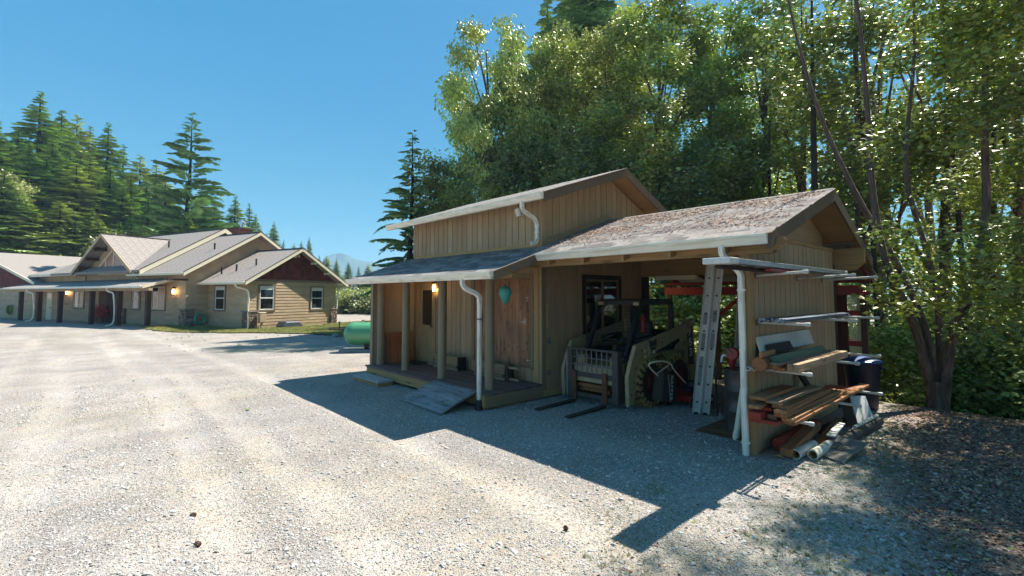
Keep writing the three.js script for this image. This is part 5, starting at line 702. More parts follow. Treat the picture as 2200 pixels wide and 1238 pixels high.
{ const [x, z] = spot(742, 26.8); whole('landscape_timber', box(1.7, .18, .2, .02).rotateY(.75).translate(x, groundY(x, z) + .08, z), M.darkBrown, 'dark weathered timber lying on the lawn', 'timber'); for (const [px, d] of [[731, 27.6], [789, 27.9]]) { const [a, b] = spot(px, d); whole('garden_stake', [tube([a, groundY(a, b) - .02, b], [a, .5, b], .03, .03, 8), box(.16, .06, .06, .01).translate(a, .5, b)], M.black, 'short black stake standing in the lawn by the dark timber', 'stake', 'black stakes in the lawn'); } }
// by the house
{ const t = thing('garden_hose', 'coiled teal garden hose hung on the house wall beside the stone corner', 'hose', hw(-3.86, .62, .55), HT); for (let i = 0; i < 5; i++) part('coil', new THREE.TorusGeometry(.27 + jit(.03), .028, 8, 28).rotateY(Math.PI / 2).translate(.02 + i * .03, jit(.03), jit(.03)), M.hose, t); part('hanger', box(.14, .1, .16, .02).translate(0, .26, 0), M.hBrown, t); }
{ const t = thing('garden_hose', 'coiled olive garden hose hung on the garage end wall', 'hose', hw(-27.6, .85, 1.7), HT); for (let i = 0; i < 5; i++) part('coil', new THREE.TorusGeometry(.33 + jit(.04), .035, 8, 28).translate(jit(.03), jit(.03), .02 + i * .03), M.oliveHose, t); part('hanger', box(.2, .1, .12, .02).translate(0, .3, 0), M.hBrown, t); }
{ const t = thing('utility_pedestal', 'tan metal utility box standing by the stone corner of the house wing', 'utility box', hw(.3, 0, -.62), HT); part('post', bx(-.05, .05, -.05, .5, -.05, .05), M.hSiding[1], t); part('box', box(.22, .55, .4, .02).translate(0, .72, 0), M.hSiding[2], t); part('lid', box(.24, .03, .42, .008).translate(0, 1.01, 0), M.hTrim, t); }
{ const t = thing('crawlspace_cover', 'charcoal domed cover set against the house foundation', 'cover', hw(.55, 0, -2.35), HT); part('cover', shape([[-.75, 0], [.75, 0], [.72, .2], [.55, .42], [-.35, .42], [-.6, .25]], .75, .05).rotateY(-Math.PI / 2).translate(.4, 0, 0), std(0x3f4650, { roughness: .6 }), t); part('rim', bx(-.42, .48, -.01, .05, -.85, .85, .01), M.black, t); }
whole('drain_extension', bar(hw(.5, .07, -3.4), hw(.5, .07, -4.9), .1, .08), M.white, 'white drain extension lying on the grass along the house', 'drain pipe');
// pine cones on the gravel
for (const [px, py] of [[435, 1098], [447, 1158], [1212, 1121]]) { const d = EYE * FOCAL / (py - 634), [x, z] = spot(px, d), g = []; for (let i = 0; i < 7; i++) for (let k = 0; k < 7; k++) { const a = k / 7 * 6.28 + i * .45, rd = .02 * Math.sin((i + 1) / 8 * Math.PI) + .004; g.push(box(.011, .003, .01, .001).rotateZ(.5).translate(rd * .7, 0, 0).rotateY(a).translate(0, -.022 + i * .0075, 0)); } whole('pine_cone', [merged(g).rotateZ(Math.PI / 2 - .2).rotateY(px).translate(x, groundY(x, z) + .022, z)], std(0x4b2f22), 'brown pine cone lying on the open gravel', 'pine cone', 'pine cones on the gravel'); }
// ---------------------------------------------------------------- lawn, concrete, far hills
function sheet(name, poly, lift, mat, step = 1.2) {            // a thin sheet that follows the ground inside a polygon (world x, z)
  const xs = poly.map(p => p[0]), zs = poly.map(p => p[1]), x0 = Math.min(...xs), z0 = Math.min(...zs), nx = Math.ceil((Math.max(...xs) - x0) / step), nz = Math.ceil((Math.max(...zs) - z0) / step), inside = (x, z) => { let c = false; for (let i = 0, j = poly.length - 1; i < poly.length; j = i++) if ((poly[i][1] > z) !== (poly[j][1] > z) && x < (poly[j][0] - poly[i][0]) * (z - poly[i][1]) / (poly[j][1] - poly[i][1]) + poly[i][0]) c = !c; return c; };
  const t = [], P = (i, j) => { const x = x0 + i * step, z = z0 + j * step; return [x, groundY(x, z) + lift, z]; };
  for (let i = 0; i < nx; i++) for (let j = 0; j < nz; j++) if (inside(x0 + (i + .5) * step, z0 + (j + .5) * step)) t.push([P(i, j), P(i, j + 1), P(i + 1, j)], [P(i + 1, j), P(i, j + 1), P(i + 1, j + 1)]);
  const m = structure(name, uvBox(raw(t), 'z', 0, 0), mat); m.userData.inside = undefined; return { m, inside };
}
const lawnPoly = [[-5.6, 1.3], [-5.2, 3.0], [-3.4, 3.3], [-1, 2.6], [.9, 2.0], [2.6, 1.0], [5.2, .4], [8.6, .6], [12.5, 0], [14, -6], [13, -14], [0, -14], [.02, -6.4], [.02, .02], [-4, .02], [-4, 1.28]].map(([x, z]) => { const p = hw(x, 0, z); return [p[0], p[2]]; });
const lawn = sheet('lawn', lawnPoly, .055, std(0x6e7a3a, { map: K1 }), .25);
const padPoly = [[3, -8.2], [20, -5.2], [26, -14], [3, -13.2]].map(([x, z]) => { const p = hw(x, 0, z); return [p[0], p[2]]; });
sheet('concrete_drive', padPoly, .07, std(0xd6d3ce, { map: K1 }), .5);
const bladeGeo = (() => { const g = [], r = rng(9); for (let i = 0; i < 7; i++) { const a = r() * 6.3, l = rr(.6, 1.2, r), b = rr(.15, .6, r), x = jit(.3, r), z = jit(.3, r), w = .05; g.push([[x - w * Math.sin(a), 0, z + w * Math.cos(a)], [x + w * Math.sin(a), 0, z - w * Math.cos(a)], [x + Math.cos(a) * b, l, z + Math.sin(a) * b]]); } return raw(g); })();
{ const r = rng(15), xs = lawnPoly.map(p => p[0]), zs = lawnPoly.map(p => p[1]);
  scatter('lawn_grass', bladeGeo, new THREE.MeshPhysicalMaterial({ color: 0xffffff, roughness: .8, transmission: .25, thickness: 0, side: THREE.DoubleSide }), 26000, () => { const x = rr(Math.min(...xs) - .2, Math.max(...xs), r), z = rr(Math.min(...zs), Math.max(...zs) + .2, r); if (!lawn.inside(x + jit(.3, r), z + jit(.3, r)) && r() > .004) return null; const [lx, lz] = toHouse(x, z); if (lx < 0 && lz < 0) return null; if (lx > 2.9 && lz < -5 && r() > .3) return null; const s = rr(.05, .12, r), t = fbm(x * .6, z * .6, 401, 3) * .8 + r() * .3; return { p: [x, groundY(x, z) + .05, z], e: [0, r() * 6.3, 0], s: [s * 1.3, s, s * 1.3], c: [.16 + .2 * t, .22 + .09 * t, .05 + .03 * t] }; }, 'short patchy lawn grass beside the house', 'grass'); }
{ // blue ridge far beyond the valley
  const t = [], n = 150, m = 14, D = 1700, prof = px => { const a = 58 * Math.exp(-(((px - 716) / 52) ** 2)) + 58 * Math.exp(-(((px - 800) / 70) ** 2)) + 52 * Math.exp(-(((px - 560) / 140) ** 2)) + 64 * Math.exp(-(((px - 1000) / 120) ** 2)); return a + 4 * fbm(px * .05, 2, 411, 3) + 2.2 * vnoise(px * .9, 5, 415); };
  const P = (i, j) => { const px = 330 + i * 6.5, k = j / m, d = D - 500 * k + 60 * vnoise(i * .3, j * .5, 417), [x, z] = spot(px, d); return [x, -60 + (60 + EYE + prof(px) / FOCAL * D) * (1 - k) ** .8 + (j && j < m ? 16 * (fbm(i * .25, j * .5, 419, 3) - .5) : 0), z]; };
  for (let i = 0; i < n; i++) for (let j = 0; j < m; j++) t.push([P(i, j), P(i, j + 1), P(i + 1, j)], [P(i + 1, j), P(i, j + 1), P(i + 1, j + 1)]);
  structure('hills', uvBox(raw(t), 'x', 0, 0), std(0x3d5a3c, { map: rep(T.speck, .01, .01), side: THREE.DoubleSide }));
}
// ---------------------------------------------------------------- conifers
const needleMat = [0x92ac66, 0x9eb46c, 0x82a26e, 0xacb86e].map(c => new THREE.MeshStandardMaterial({ color: c, vertexColors: true, roughness: .7, side: THREE.DoubleSide }));
function coniferGeo(seed, h, rad, o = {}) {                    // tiers of fan-shaped boughs
  const r = rng(seed), pos = [], col = [], base = o.base ?? .06, step = o.step ?? .8, p = (a, b, c, k) => { for (const v of [a, b, c]) { pos.push(v.x, v.y, v.z); col.push(k * (.9 + .2 * r()), k, k * .9); } };
  const up = V(0, 1, 0), side = V(), f = V(), c = V();
  for (let y = h * base; y < h * .985; y += step * (.7 + .6 * r()) * (1 - .6 * y / h)) {
    const t = y / h, nb = Math.max(3, Math.round((o.nb ?? 6) * (1 - t * .4))), a0 = r() * 6.3;
    for (let k = 0; k < nb; k++) {
      const a = a0 + k / nb * 6.283 + jit(.5, r), L = rad * Math.pow(1 - t, (o.pw ?? .78) + (t > .8 ? (t - .8) * .9 : 0)) * rr(.5, 1.22, r) * (t < base + .08 ? .7 : 1) + .05, rise = (o.rise ?? .1) + .5 * t + jit(.2, r), droop = (o.droop ?? .32) * (1 - t), yj = y + jit(step * .6, r), dj = rr(.6, 1.5, r), bt = rr(.6, 1.35, r);
      const at = s => c.set(Math.cos(a) * L * s, yj + L * (rise * s - (rise + droop) * dj * s * s * .9), Math.sin(a) * L * s).clone();
      const n = Math.max(3, Math.ceil(L / (o.twig ?? .2))); f.set(Math.cos(a), 0, Math.sin(a)); side.set(-Math.sin(a), 0, Math.cos(a));
      for (let i = 0; i <= n; i++) {
        const s = (o.inner ?? .1) + (1 - (o.inner ?? .1)) * i / n, b = at(s), fan = Math.min(1.25, .16 + (o.fan ?? .42) * L * Math.pow(Math.sin(Math.PI * Math.min(1, .22 + s * .78)), .8)) * (o.size ?? 1);
        for (const e of i === n ? [-.3, .3] : [-1, 1]) { const tl = fan * rr(.65, 1.15, r), tw = Math.min(.11, tl * .22) * (o.wide ?? 1) + .02, dir = f.clone().multiplyScalar(i === n ? 1 : .85).addScaledVector(side, e * rr(.6, 1, r)).addScaledVector(up, -.12 - .28 * r() + (o.up ?? 0)).normalize(), wv = dir.clone().cross(up).normalize().multiplyScalar(tw), tip = b.clone().addScaledVector(dir, tl), mid = b.clone().addScaledVector(dir, tl * .5), k2 = bt * rr(.75, 1.25, r); tip.y -= .08 * tl; p(b, mid.clone().add(wv), tip, k2); p(b, tip, mid.clone().sub(wv), k2); const m2 = mid.clone(); m2.y -= tl * rr(.08, .34, r); p(b, m2, tip, k2); }
      }
    }
  }
  const g = new THREE.BufferGeometry(); g.setAttribute('position', new THREE.Float32BufferAttribute(pos, 3)); g.setAttribute('color', new THREE.Float32BufferAttribute(col, 3)); g.computeVertexNormals(); return g;
}
function conifer(name, label, group, h, rad, seed, mat, o) {
  const t = thing(name, label, 'tree', [0, 0, 0], 0, group); part('trunk', limb([[0, -.5, 0], [0, h * .35, .03 * rad], [.02 * rad, h * .7, 0], [0, h * .98, 0]], [h * .016 + .05, h * .012 + .03, h * .006 + .02, .02], 8), M.darkBark, t); part('crown', coniferGeo(seed, h, rad, o), mat, t); return t;
}
const firs = [conifer('fir_tree', '', 'firs', 26, 4.6, 101, needleMat[0], { nb: 7, wide: 1.1, step: .62, twig: .17 }), conifer('fir_tree', '', 'firs', 24, 4.2, 102, needleMat[1], { nb: 8, wide: 1.1, step: .62, twig: .17 }), conifer('fir_tree', '', 'firs', 27, 3.8, 103, needleMat[2], { droop: .42, nb: 6, wide: 1.1, step: .66, twig: .17 }), conifer('fir_tree', '', 'firs', 22, 5.0, 104, needleMat[3], { nb: 7, pw: .66, wide: 1.1, step: .68, twig: .17 })];
const HILL = ['tall fir on the skyline of the wood behind the long house', 'firs of the wood behind the long house'], VALLEY = ['fir tree in the valley beyond the house wing', 'firs beyond the house wing'];
let fi = 0;
function placeFir([label, group], px, depth, top, wide) {
  const k = fi % 4, src = firs[k], [x, z] = spot(px, depth), gy = groundY(x, z), H = [26, 24, 27, 22][k], s = (heightAt(top, depth) - gy) / H, first = fi < 4; fi++;
  const t = first ? src : copyOf(src, [0, 0, 0]); t.position.set(x, gy, z); t.rotation.y = fi * 1.7; const w = s * (wide ?? 1); t.scale.set(w, s, w); const low = top > 340 && group === HILL[1]; t.userData.label = low ? 'shorter fir in the front rank of the wood behind the long house' : label; t.userData.group = low ? 'front rank firs behind the long house' : group; return t;
}
{
  const A = [[62, 64, 186, 1.1], [112, 70, 226], [20, 60, 262, 1.2], [146, 80, 236, .8], [215, 72, 256, 1], [176, 88, 262, .8], [252, 82, 300, .9], [288, 80, 326, .9], [-30, 52, 250, 1.2], [-5, 48, 360, 1.4], [85, 58, 330, 1.3], [150, 58, 345, 1.3], [200, 60, 380, 1.3], [255, 60, 395, 1.3], [310, 60, 418, 1.3], [345, 66, 372, 1], [455, 62, 425, 1.2], [500, 66, 418, 1], [530, 76, 430, .9], [425, 72, 400, 1.1], [370, 58, 440, 1.4], [545, 88, 458, .9], [470, 56, 470, 1.4], [120, 52, 430, 1.5], [40, 50, 420, 1.5], [190, 54, 450, 1.5], [275, 54, 460, 1.5], [325, 74, 345, .8], [100, 92, 250, .9], [-70, 60, 230, 1.2], [-110, 55, 260, 1.3]];
  for (const [px, d, top, w = 1] of A) placeFir(HILL, px, d, top, w * 1.55); for (const a of [[5, 56, 330, 2], [45, 57, 300, 2], [95, 60, 290, 2], [135, 62, 320, 2], [180, 62, 330, 2], [225, 62, 350, 2], [270, 62, 370, 2], [305, 64, 385, 2], [60, 50, 440, 2.4], [15, 48, 470, 2.4], [105, 51, 460, 2.4], [155, 52, 470, 2.4], [205, 53, 470, 2.4], [250, 53, 475, 2.4], [300, 54, 480, 2.4], [345, 54, 480, 2.2], [400, 56, 470, 2.2], [440, 56, 480, 2.2]]) placeFir(HILL, ...a);
  for (const a of [[585, 92, 474, .9], [607, 104, 512, .8], [630, 110, 522, .9], [645, 122, 516, .8], [662, 104, 508, .7], [685, 112, 545, .8], [700, 92, 548, 1], [722, 88, 556, 1], [748, 92, 562, 1], [770, 84, 570, 1], [790, 90, 566, 1], [812, 86, 575, 1], [735, 74, 590, 1.3], [760, 70, 600, 1.3], [785, 66, 596, 1.4], [808, 70, 600, 1.4], [570, 80, 500, 1], [840, 90, 570, 1], [870, 84, 575, 1.2], [905, 90, 570, 1.2]]) placeFir(VALLEY, a[0], a[1], a[2], (a[3] ?? 1) * 1.45);
}
{ // the tall open fir behind the house ridge, and the small fir beyond the shed
  const [x, z] = spot(398, 47), gy = groundY(x, z), h = heightAt(232, 47) - gy, t = conifer('fir_tree', 'tall loose-branched fir standing alone behind the house ridge', undefined, h, 5.6, 111, needleMat[2], { base: .1, step: .7, nb: 6, pw: .62, droop: -.1, rise: .1, up: .22, inner: .15, twig: .18, fan: .28, wide: .9 }); t.position.set(x, gy, z);
  const [x2, z2] = spot(882, 25), g2 = groundY(x2, z2), h2 = heightAt(274, 25) - g2, t2 = conifer('fir_tree', 'small open fir against the sky beyond the shed roof', undefined, h2, 2.6, 113, needleMat[2], { base: .05, step: .5, pw: .66, droop: .22, twig: .1, inner: .1, nb: 6, fan: .34, size: .75, wide: .8 }); t2.position.set(x2, g2, z2);
  const [x3, z3] = spot(1262, 36), g3 = groundY(x3, z3), h3 = heightAt(-330, 36) - g3, t3 = conifer('fir_tree', 'huge dark fir rising behind the broadleaf trees of the shed', undefined, h3, 6.6, 117, needleMat[2], { nb: 7, step: .7, wide: 1.4 }); t3.position.set(x3, g3, z3);
  const [x4, z4] = spot(1178, 39), g4 = groundY(x4, z4), h4 = heightAt(-60, 39) - g4, t4 = conifer('fir_tree', 'dark fir beside the huge fir, above the broadleaf crowns', undefined, h4, 5, 119, needleMat[0], { nb: 7, step: .7, wide: 1.3 }); t4.position.set(x4, g4, z4);
}
// ---------------------------------------------------------------- broadleaf trees: trunk, limbs and a crown of leaf clumps
function clumpGeo(seed, n, spread, len, wid, hang = .5) {
  const r = rng(seed), t = [], col = [];
  for (let i = 0; i < n; i++) {
    const b = V(jit(1, r), jit(.8, r), jit(1, r)).multiplyScalar(spread * Math.cbrt(r())), a = r() * 6.283, d = V(Math.cos(a), -hang * rr(.2, 1.6, r) + .15, Math.sin(a)).normalize(), L = len * rr(.65, 1.25, r), w = d.clone().cross(V(jit(1, r), rr(.3, 1, r), jit(1, r))).normalize().multiplyScalar(wid * L / len * .5), nrm = d.clone().cross(w).normalize().multiplyScalar(.12 * L), tip = b.clone().addScaledVector(d, L), m = b.clone().addScaledVector(d, L * .42);
    const l = m.clone().add(w).add(nrm), q = m.clone().sub(w).add(nrm), k = rr(.55, 1.45, r); t.push([b.toArray(), l.toArray(), tip.toArray()], [b.toArray(), tip.toArray(), q.toArray()]); for (let j = 0; j < 6; j++) col.push(k, k, k * rr(.8, 1.1, r));
  }
  const g = raw(t); g.setAttribute('color', new THREE.Float32BufferAttribute(col, 3)); return g;
}
const leafy = new THREE.MeshPhysicalMaterial({ color: 0xffffff, vertexColors: true, roughness: .42, transmission: .55, thickness: 0, side: THREE.DoubleSide });
const CL = { near: clumpGeo(1, 16, .26, .105, .07), mid: clumpGeo(2, 13, .36, .17, .115), far: clumpGeo(3, 12, .5, .26, .17), droop: clumpGeo(4, 13, .32, .17, .11, 1.6) };
function crown(parent, geo, lobes, per, seed, tint, o = {}) {
  const r = rng(seed), n = lobes.reduce((s, l) => s + Math.round(per * l[3] * l[3]), 0), m = new THREE.InstancedMesh(geo, leafy, n), M4 = new THREE.Matrix4(), q = new THREE.Quaternion(), c = new THREE.Color(); let k = 0;
  for (const [x, y, z, R0, strand = 0] of lobes) { const lt = rr(.75, 1.2, r), warm = r();
    for (let i = 0; i < Math.round(per * R0 * R0); i++) { let a = r() * 6.283, u = r() * 2 - 1, d = R0 * Math.pow(r(), .42), s = Math.sqrt(1 - u * u), px = x + Math.cos(a) * s * d, pz = z + Math.sin(a) * s * d, py = y + u * d * .8; if (strand && r() < .45) py -= strand * Math.pow(r(), 1.5) * 2.2;
      const sc = rr(.7, 1.25, r) * (o.scale ?? 1); q.setFromEuler(new THREE.Euler(jit(.35, r), r() * 6.283, jit(.35, r))); m.setMatrixAt(k, M4.compose(V(px, py, pz), q, V(sc, sc, sc))); const v = lt * rr(.75, 1.2, r), w = clamp(warm * .6 + r() * .5 - .2); m.setColorAt(k, c.setRGB((tint[0] * 2.3 + .17 * w) * v, (tint[1] * 2.12 + .11 * w) * v, tint[2] * 2.4 * v)); k++; } }
  m.count = k; m.name = 'crown'; m.userData.kind = 'stuff'; m.castShadow = m.receiveShadow = true; parent.add(m); return m;
}
function broadleaf(px, depth, top, rad, o = {}) {                        // a tree whose crown tops out at photograph row 'top'
  const [x, z] = o.at ?? spot(px, depth), gy = groundY(x, z), h = (o.h ?? heightAt(top, depth)) - (o.at ? 0 : gy), r = rng(o.seed ?? Math.round(px * 7 + depth * 13)), t = thing(o.name ?? 'broadleaf_tree', o.label, o.cat ?? 'tree', [x, gy, z], 0, o.group);
  const b0 = o.base ?? .25, lobes = [], limbs = [], tr = o.tr ?? .012 * h + .03, lean = [jit(.05, r) * h, jit(.05, r) * h], trunkAt = s => [lean[0] * s * s, h * s * .9, lean[1] * s * s];
  limbs.push(limb([[0, -.4, 0], trunkAt(.3), trunkAt(.65), trunkAt(1)], [tr, tr * .75, tr * .45, tr * .12], 9));
  const n = o.lobes ?? 34;
  for (let i = 0; i < n; i++) { const s = b0 + (1 - b0) * ((i + r()) / n), prof = Math.pow(Math.sin(Math.PI * clamp((s - b0) / (1.06 - b0) * .82 + .16)), .7), a = i * 2.4 + jit(.6, r), d = rad * prof * rr(.35, 1, r), c = trunkAt(s), R0 = (o.lobe ?? .95) * rr(.7, 1.25, r) * (.6 + .4 * prof); const L = [c[0] + Math.cos(a) * d, h * s + jit(.3, r), c[2] + Math.sin(a) * d, R0, o.strand ?? 0]; if (o.clip && !o.clip(L[0] + x, L[1] + gy, L[2] + z)) continue; lobes.push(L); if (i % 2 === 0) { const q = trunkAt(Math.max(.12, s - .14)); limbs.push(limb([q, [(q[0] + L[0]) / 2, (q[1] + L[1]) / 2 + .1 * d, (q[2] + L[2]) / 2], [L[0], L[1], L[2]]], [tr * .32, tr * .2, .012], 5)); } }
  part('trunk', limbs, o.bark ?? M.bark, t); crown(t, o.geo ?? CL.mid, lobes, o.per ?? 80, Math.round(px + depth), o.tint ?? [.13, .2, .045], o); return t;
}
{
  const LOW = { label: 'low leafy tree close behind the shed roof, under the tall crowns', group: 'low trees behind the shed' }, G = ['tall broadleaf tree in the belt behind the shed', 'tall broadleaf trees behind the shed'], g = (o = {}) => ({ label: G[0], group: G[1], ...o });
  broadleaf(1060, 26, 40, 2.9, { label: 'pale green tree with hanging sprays at the sky side of the belt', geo: CL.droop, strand: .9, base: .26, lobes: 40, per: 120, tint: [.17, .22, .06], lobe: .88 });
  broadleaf(1165, 28, 66, 3, g({ geo: CL.droop, strand: .6, tint: [.17, .22, .06], lobes: 36, per: 120, lobe: .9 })); broadleaf(1300, 25, 14, 3, g({ tint: [.18, .23, .06], lobes: 40, per: 120, lobe: .9 })); broadleaf(1420, 23, -30, 2.9, g({ tint: [.16, .22, .05], lobes: 40, per: 120, lobe: .9 })); broadleaf(1530, 22, -20, 2.5, g({ lobes: 36, per: 110, lobe: .86 })); broadleaf(1640, 21.5, -60, 2.6, g({ lobes: 36, per: 110, lobe: .86, tint: [.13, .2, .045] }));
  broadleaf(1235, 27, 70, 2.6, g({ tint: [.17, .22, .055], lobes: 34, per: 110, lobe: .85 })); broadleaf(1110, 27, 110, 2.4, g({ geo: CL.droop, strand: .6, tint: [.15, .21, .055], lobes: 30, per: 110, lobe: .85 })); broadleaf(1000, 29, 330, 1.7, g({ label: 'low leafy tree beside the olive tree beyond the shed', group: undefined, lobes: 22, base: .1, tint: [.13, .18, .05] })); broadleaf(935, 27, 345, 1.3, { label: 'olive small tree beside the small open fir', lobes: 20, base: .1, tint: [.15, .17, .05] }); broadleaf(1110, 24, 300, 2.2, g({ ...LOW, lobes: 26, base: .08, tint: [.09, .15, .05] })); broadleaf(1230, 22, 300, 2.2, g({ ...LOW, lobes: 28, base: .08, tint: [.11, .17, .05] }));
  broadleaf(1360, 31, 60, 3, g({ geo: CL.far, per: 30, lobe: .8, tint: [.1, .16, .05] })); broadleaf(1130, 36, 230, 3, g({ geo: CL.far, per: 30, lobe: .8, tint: [.09, .15, .06] })); broadleaf(1560, 31, 20, 3, g({ geo: CL.far, per: 30, lobe: .8, tint: [.1, .16, .05] }));
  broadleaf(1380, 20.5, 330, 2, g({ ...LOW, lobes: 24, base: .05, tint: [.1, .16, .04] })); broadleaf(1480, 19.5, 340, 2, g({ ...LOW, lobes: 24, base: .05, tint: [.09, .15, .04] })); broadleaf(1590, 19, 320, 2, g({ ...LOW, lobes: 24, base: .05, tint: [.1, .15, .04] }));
  // the wood to the right, its ground falling away
  const W = ['broadleaf tree of the wood beyond the carport end wall', 'broadleaf trees of the wood beyond the carport'], w = (o = {}) => ({ label: W[0], group: W[1], base: .12, bark: M.birchBark, ...o });
  for (const [px, d, top, rad, tint] of [[1720, 19, -60, 2.4, [.13, .19, .04]], [1850, 16.5, -120, 2.2, [.11, .17, .04]], [1930, 18.5, -80, 2.4, [.16, .21, .04]], [2020, 16, -140, 2.4, [.14, .19, .035]], [2100, 19, -100, 2.6, [.18, .21, .04]], [2180, 15, -160, 2.4, [.12, .17, .035]], [2340, 13, -200, 2.4, [.12, .17, .04]]]) broadleaf(px, d, top, rad, w({ tint, lobes: 30, per: 54, lobe: .64 }));
  for (const [px, d, top, rad] of [[1760, 30, -20, 3.4], [1890, 33, -10, 3.6], [2010, 29, -40, 3.4], [2130, 34, -20, 3.8], [2250, 27, -60, 3.4], [1690, 34, 20, 3.4]]) broadleaf(px, d, top, rad, w({ label: 'broadleaf tree deep in the wood, behind the nearer crowns beyond the carport', group: 'trees deep in the wood', geo: CL.far, per: 15, tint: [.14, .2, .04], lobe: .8 }));
}
// many-stemmed near tree on the bank
{
  const [x, z] = spot(1995, 8.9), gy = groundY(x, z), t = thing('multi_stem_tree', 'many-stemmed mottled tree leaning over the bank beyond the blue bin', 'tree', [x, gy, z]);
  const w = (px, py, d) => { const [a, b] = spot(px, d); return [a - x, heightAt(py, d) - gy, b - z]; };
  const stems = [[[[2000, 890, 8.9], [1960, 700, 9.1], [1905, 560, 9.3], [1885, 420, 9.5], [1880, 200, 9.7], [1870, 0, 9.9], [1850, -250, 10.2]], .07], [[[1995, 880, 9.0], [1990, 740, 9.2], [1945, 600, 9.5], [1850, 420, 9.9], [1780, 250, 10.3], [1735, 80, 10.6], [1700, -120, 11]], .062], [[[2010, 890, 8.9], [2035, 740, 8.8], [2090, 610, 8.8], [2125, 480, 8.8], [2135, 300, 8.8], [2150, 60, 8.8], [2160, -250, 8.9]], .08], [[[2005, 890, 9.1], [2010, 620, 9.6], [1960, 380, 10], [1990, 100, 10.4], [2000, -200, 10.8]], .055]];
  part('trunk', limb([[0, -.5, 0], [.0, .15, 0], [.01, .5, 0]], [.17, .14, .1], 12), M.birchBark, t);
  for (const [pts, r0] of stems) part('stem', limb(pts.map(p => w(...p)), [r0 * 1.2, r0, r0 * .9, r0 * .75, r0 * .6, r0 * .4, r0 * .25], 10), M.birchBark, t);
  const lobes = [], r = rng(505); for (let i = 0; i < 24; i++) { const [a, b] = spot(rr(1870, 2230, r), rr(7.7, 8.6, r)); lobes.push([a - x, rr(1.2, 5, r) - gy, b - z, rr(.18, .36, r)]); }
  for (let i = 0; i < 24; i++) { const X = rr(-2.4, 3.2, r), Y = rr(6.5, 13.5, r), Z = rr(-12.2, -9.2, r); if (X < -1.2 && Z + .675 * (Y - 3) < -5.6) continue; lobes.push([X - x, Y - gy, Z - z, rr(.5, .95, r)]); }
  for (let i = 0; i < 115; i++) { const px = rr(1800, 2600, r), py = i < 105 ? rr(-420, 330, r) : rr(300, 640, r), d = rr(7.6, 11.5, r); const p = w(px, py, d); const X = p[0] + x, sz = p[2] + z + .675 * (p[1] + gy - 3); if (X < -1.2 && (X < -2.6 || sz < -5.6)) continue; lobes.push([...p, rr(.4, .85, r)]); }
  crown(t, CL.near, lobes, 95, 507, [.12, .17, .03]);
}
// single straight trunks seen between the leaves
for (const [px, d, py0, lean, q] of [[1762, 14, 500, -6, .1], [1870, 15, 560, 12, .08], [2060, 13, 560, 10, .07], [1820, 18, 500, 30, .09], [2150, 14, 520, -20, .1], [1420, 20, 400, 6, .09], [1660, 19, 420, -4, .09]]) { const [x, z] = spot(px, d), gy = groundY(x, z), h = 13, k = lean / FOCAL * d, t = thing('bare_trunk_tree', 'slender dark trunk standing between the leafy trees', 'tree', [x, gy, z], 0, 'slender trunks in the wood'); part('trunk', limb([[0, -.4, 0], [RT.x * k, h * .4, RT.z * k], [0, h * .75, 0], [RT.x * -k, h, RT.z * -k]], [q * 1.3, q, q * .8, q * .3], 9), M.darkBark, t); const r = rng(px); crown(t, CL.mid, Array.from({ length: 7 }, () => [jit(1.2, r), h * rr(.6, 1, r), jit(1.2, r), rr(.6, 1, r)]), 60, px, [.12, .17, .04]); }
// trees that shade the right side of the yard, beyond the frame
broadleaf(3000, 4, 0, 3.2, { at: [3.4, -9.4], h: 13.5, base: .42, lobes: 30, per: 40, lobe: .9, label: 'broadleaf tree at the yard edge shading the leaf litter', group: 'shade trees at the yard edge', tint: [.12, .18, .04], seed: 61 }); broadleaf(3200, 4, 0, 3.2, { at: [6.6, -7.6], h: 13, base: .4, lobes: 28, per: 40, label: 'broadleaf tree at the yard edge shading the leaf litter', group: 'shade trees at the yard edge', tint: [.12, .18, .04], seed: 62 });
for (const [x, z, h, sd] of [[6.8, -3.6, 13, 63], [8.6, 1.6, 12, 64]]) broadleaf(3300 + sd, 4, 0, 2.8, { at: [x, z], h, base: .1, lobes: 34, geo: CL.far, per: 34, lobe: .95, label: 'broadleaf tree of the wood wall along the yard side', group: 'trees along the yard side', tint: [.1, .15, .04], seed: sd });
// bushes
function bush(px, depth, top, rad, o) {
  const [x, z] = spot(px, depth), gy = groundY(x, z), h = Math.max(.6, heightAt(top, depth) - gy), r = rng(Math.round(px * 3 + depth * 17)), t = thing('leafy_bush', o.label, 'bush', [x, gy, z], 0, o.group), lobes = [], st = [];
  for (let i = 0; i < (o.n ?? 14); i++) { const a = r() * 6.283, d = rad * Math.sqrt(r()), y = h * rr(.12, .92, r) * (1 - .35 * d / rad), q = [Math.cos(a) * d, y, Math.sin(a) * d]; lobes.push([...q, rr(.3, .6, r) * (o.k ?? 1)]); if (i % 2) st.push(limb([[q[0] * .15, -.1, q[2] * .15], [q[0] * .6, y * .6, q[2] * .6], q], [.025, .018, .008], 5)); }
  part('stems', st, M.darkBark, t); crown(t, o.geo ?? CL.near, lobes, o.per ?? 100, Math.round(px), o.tint ?? [.13, .19, .035]); return t;
}
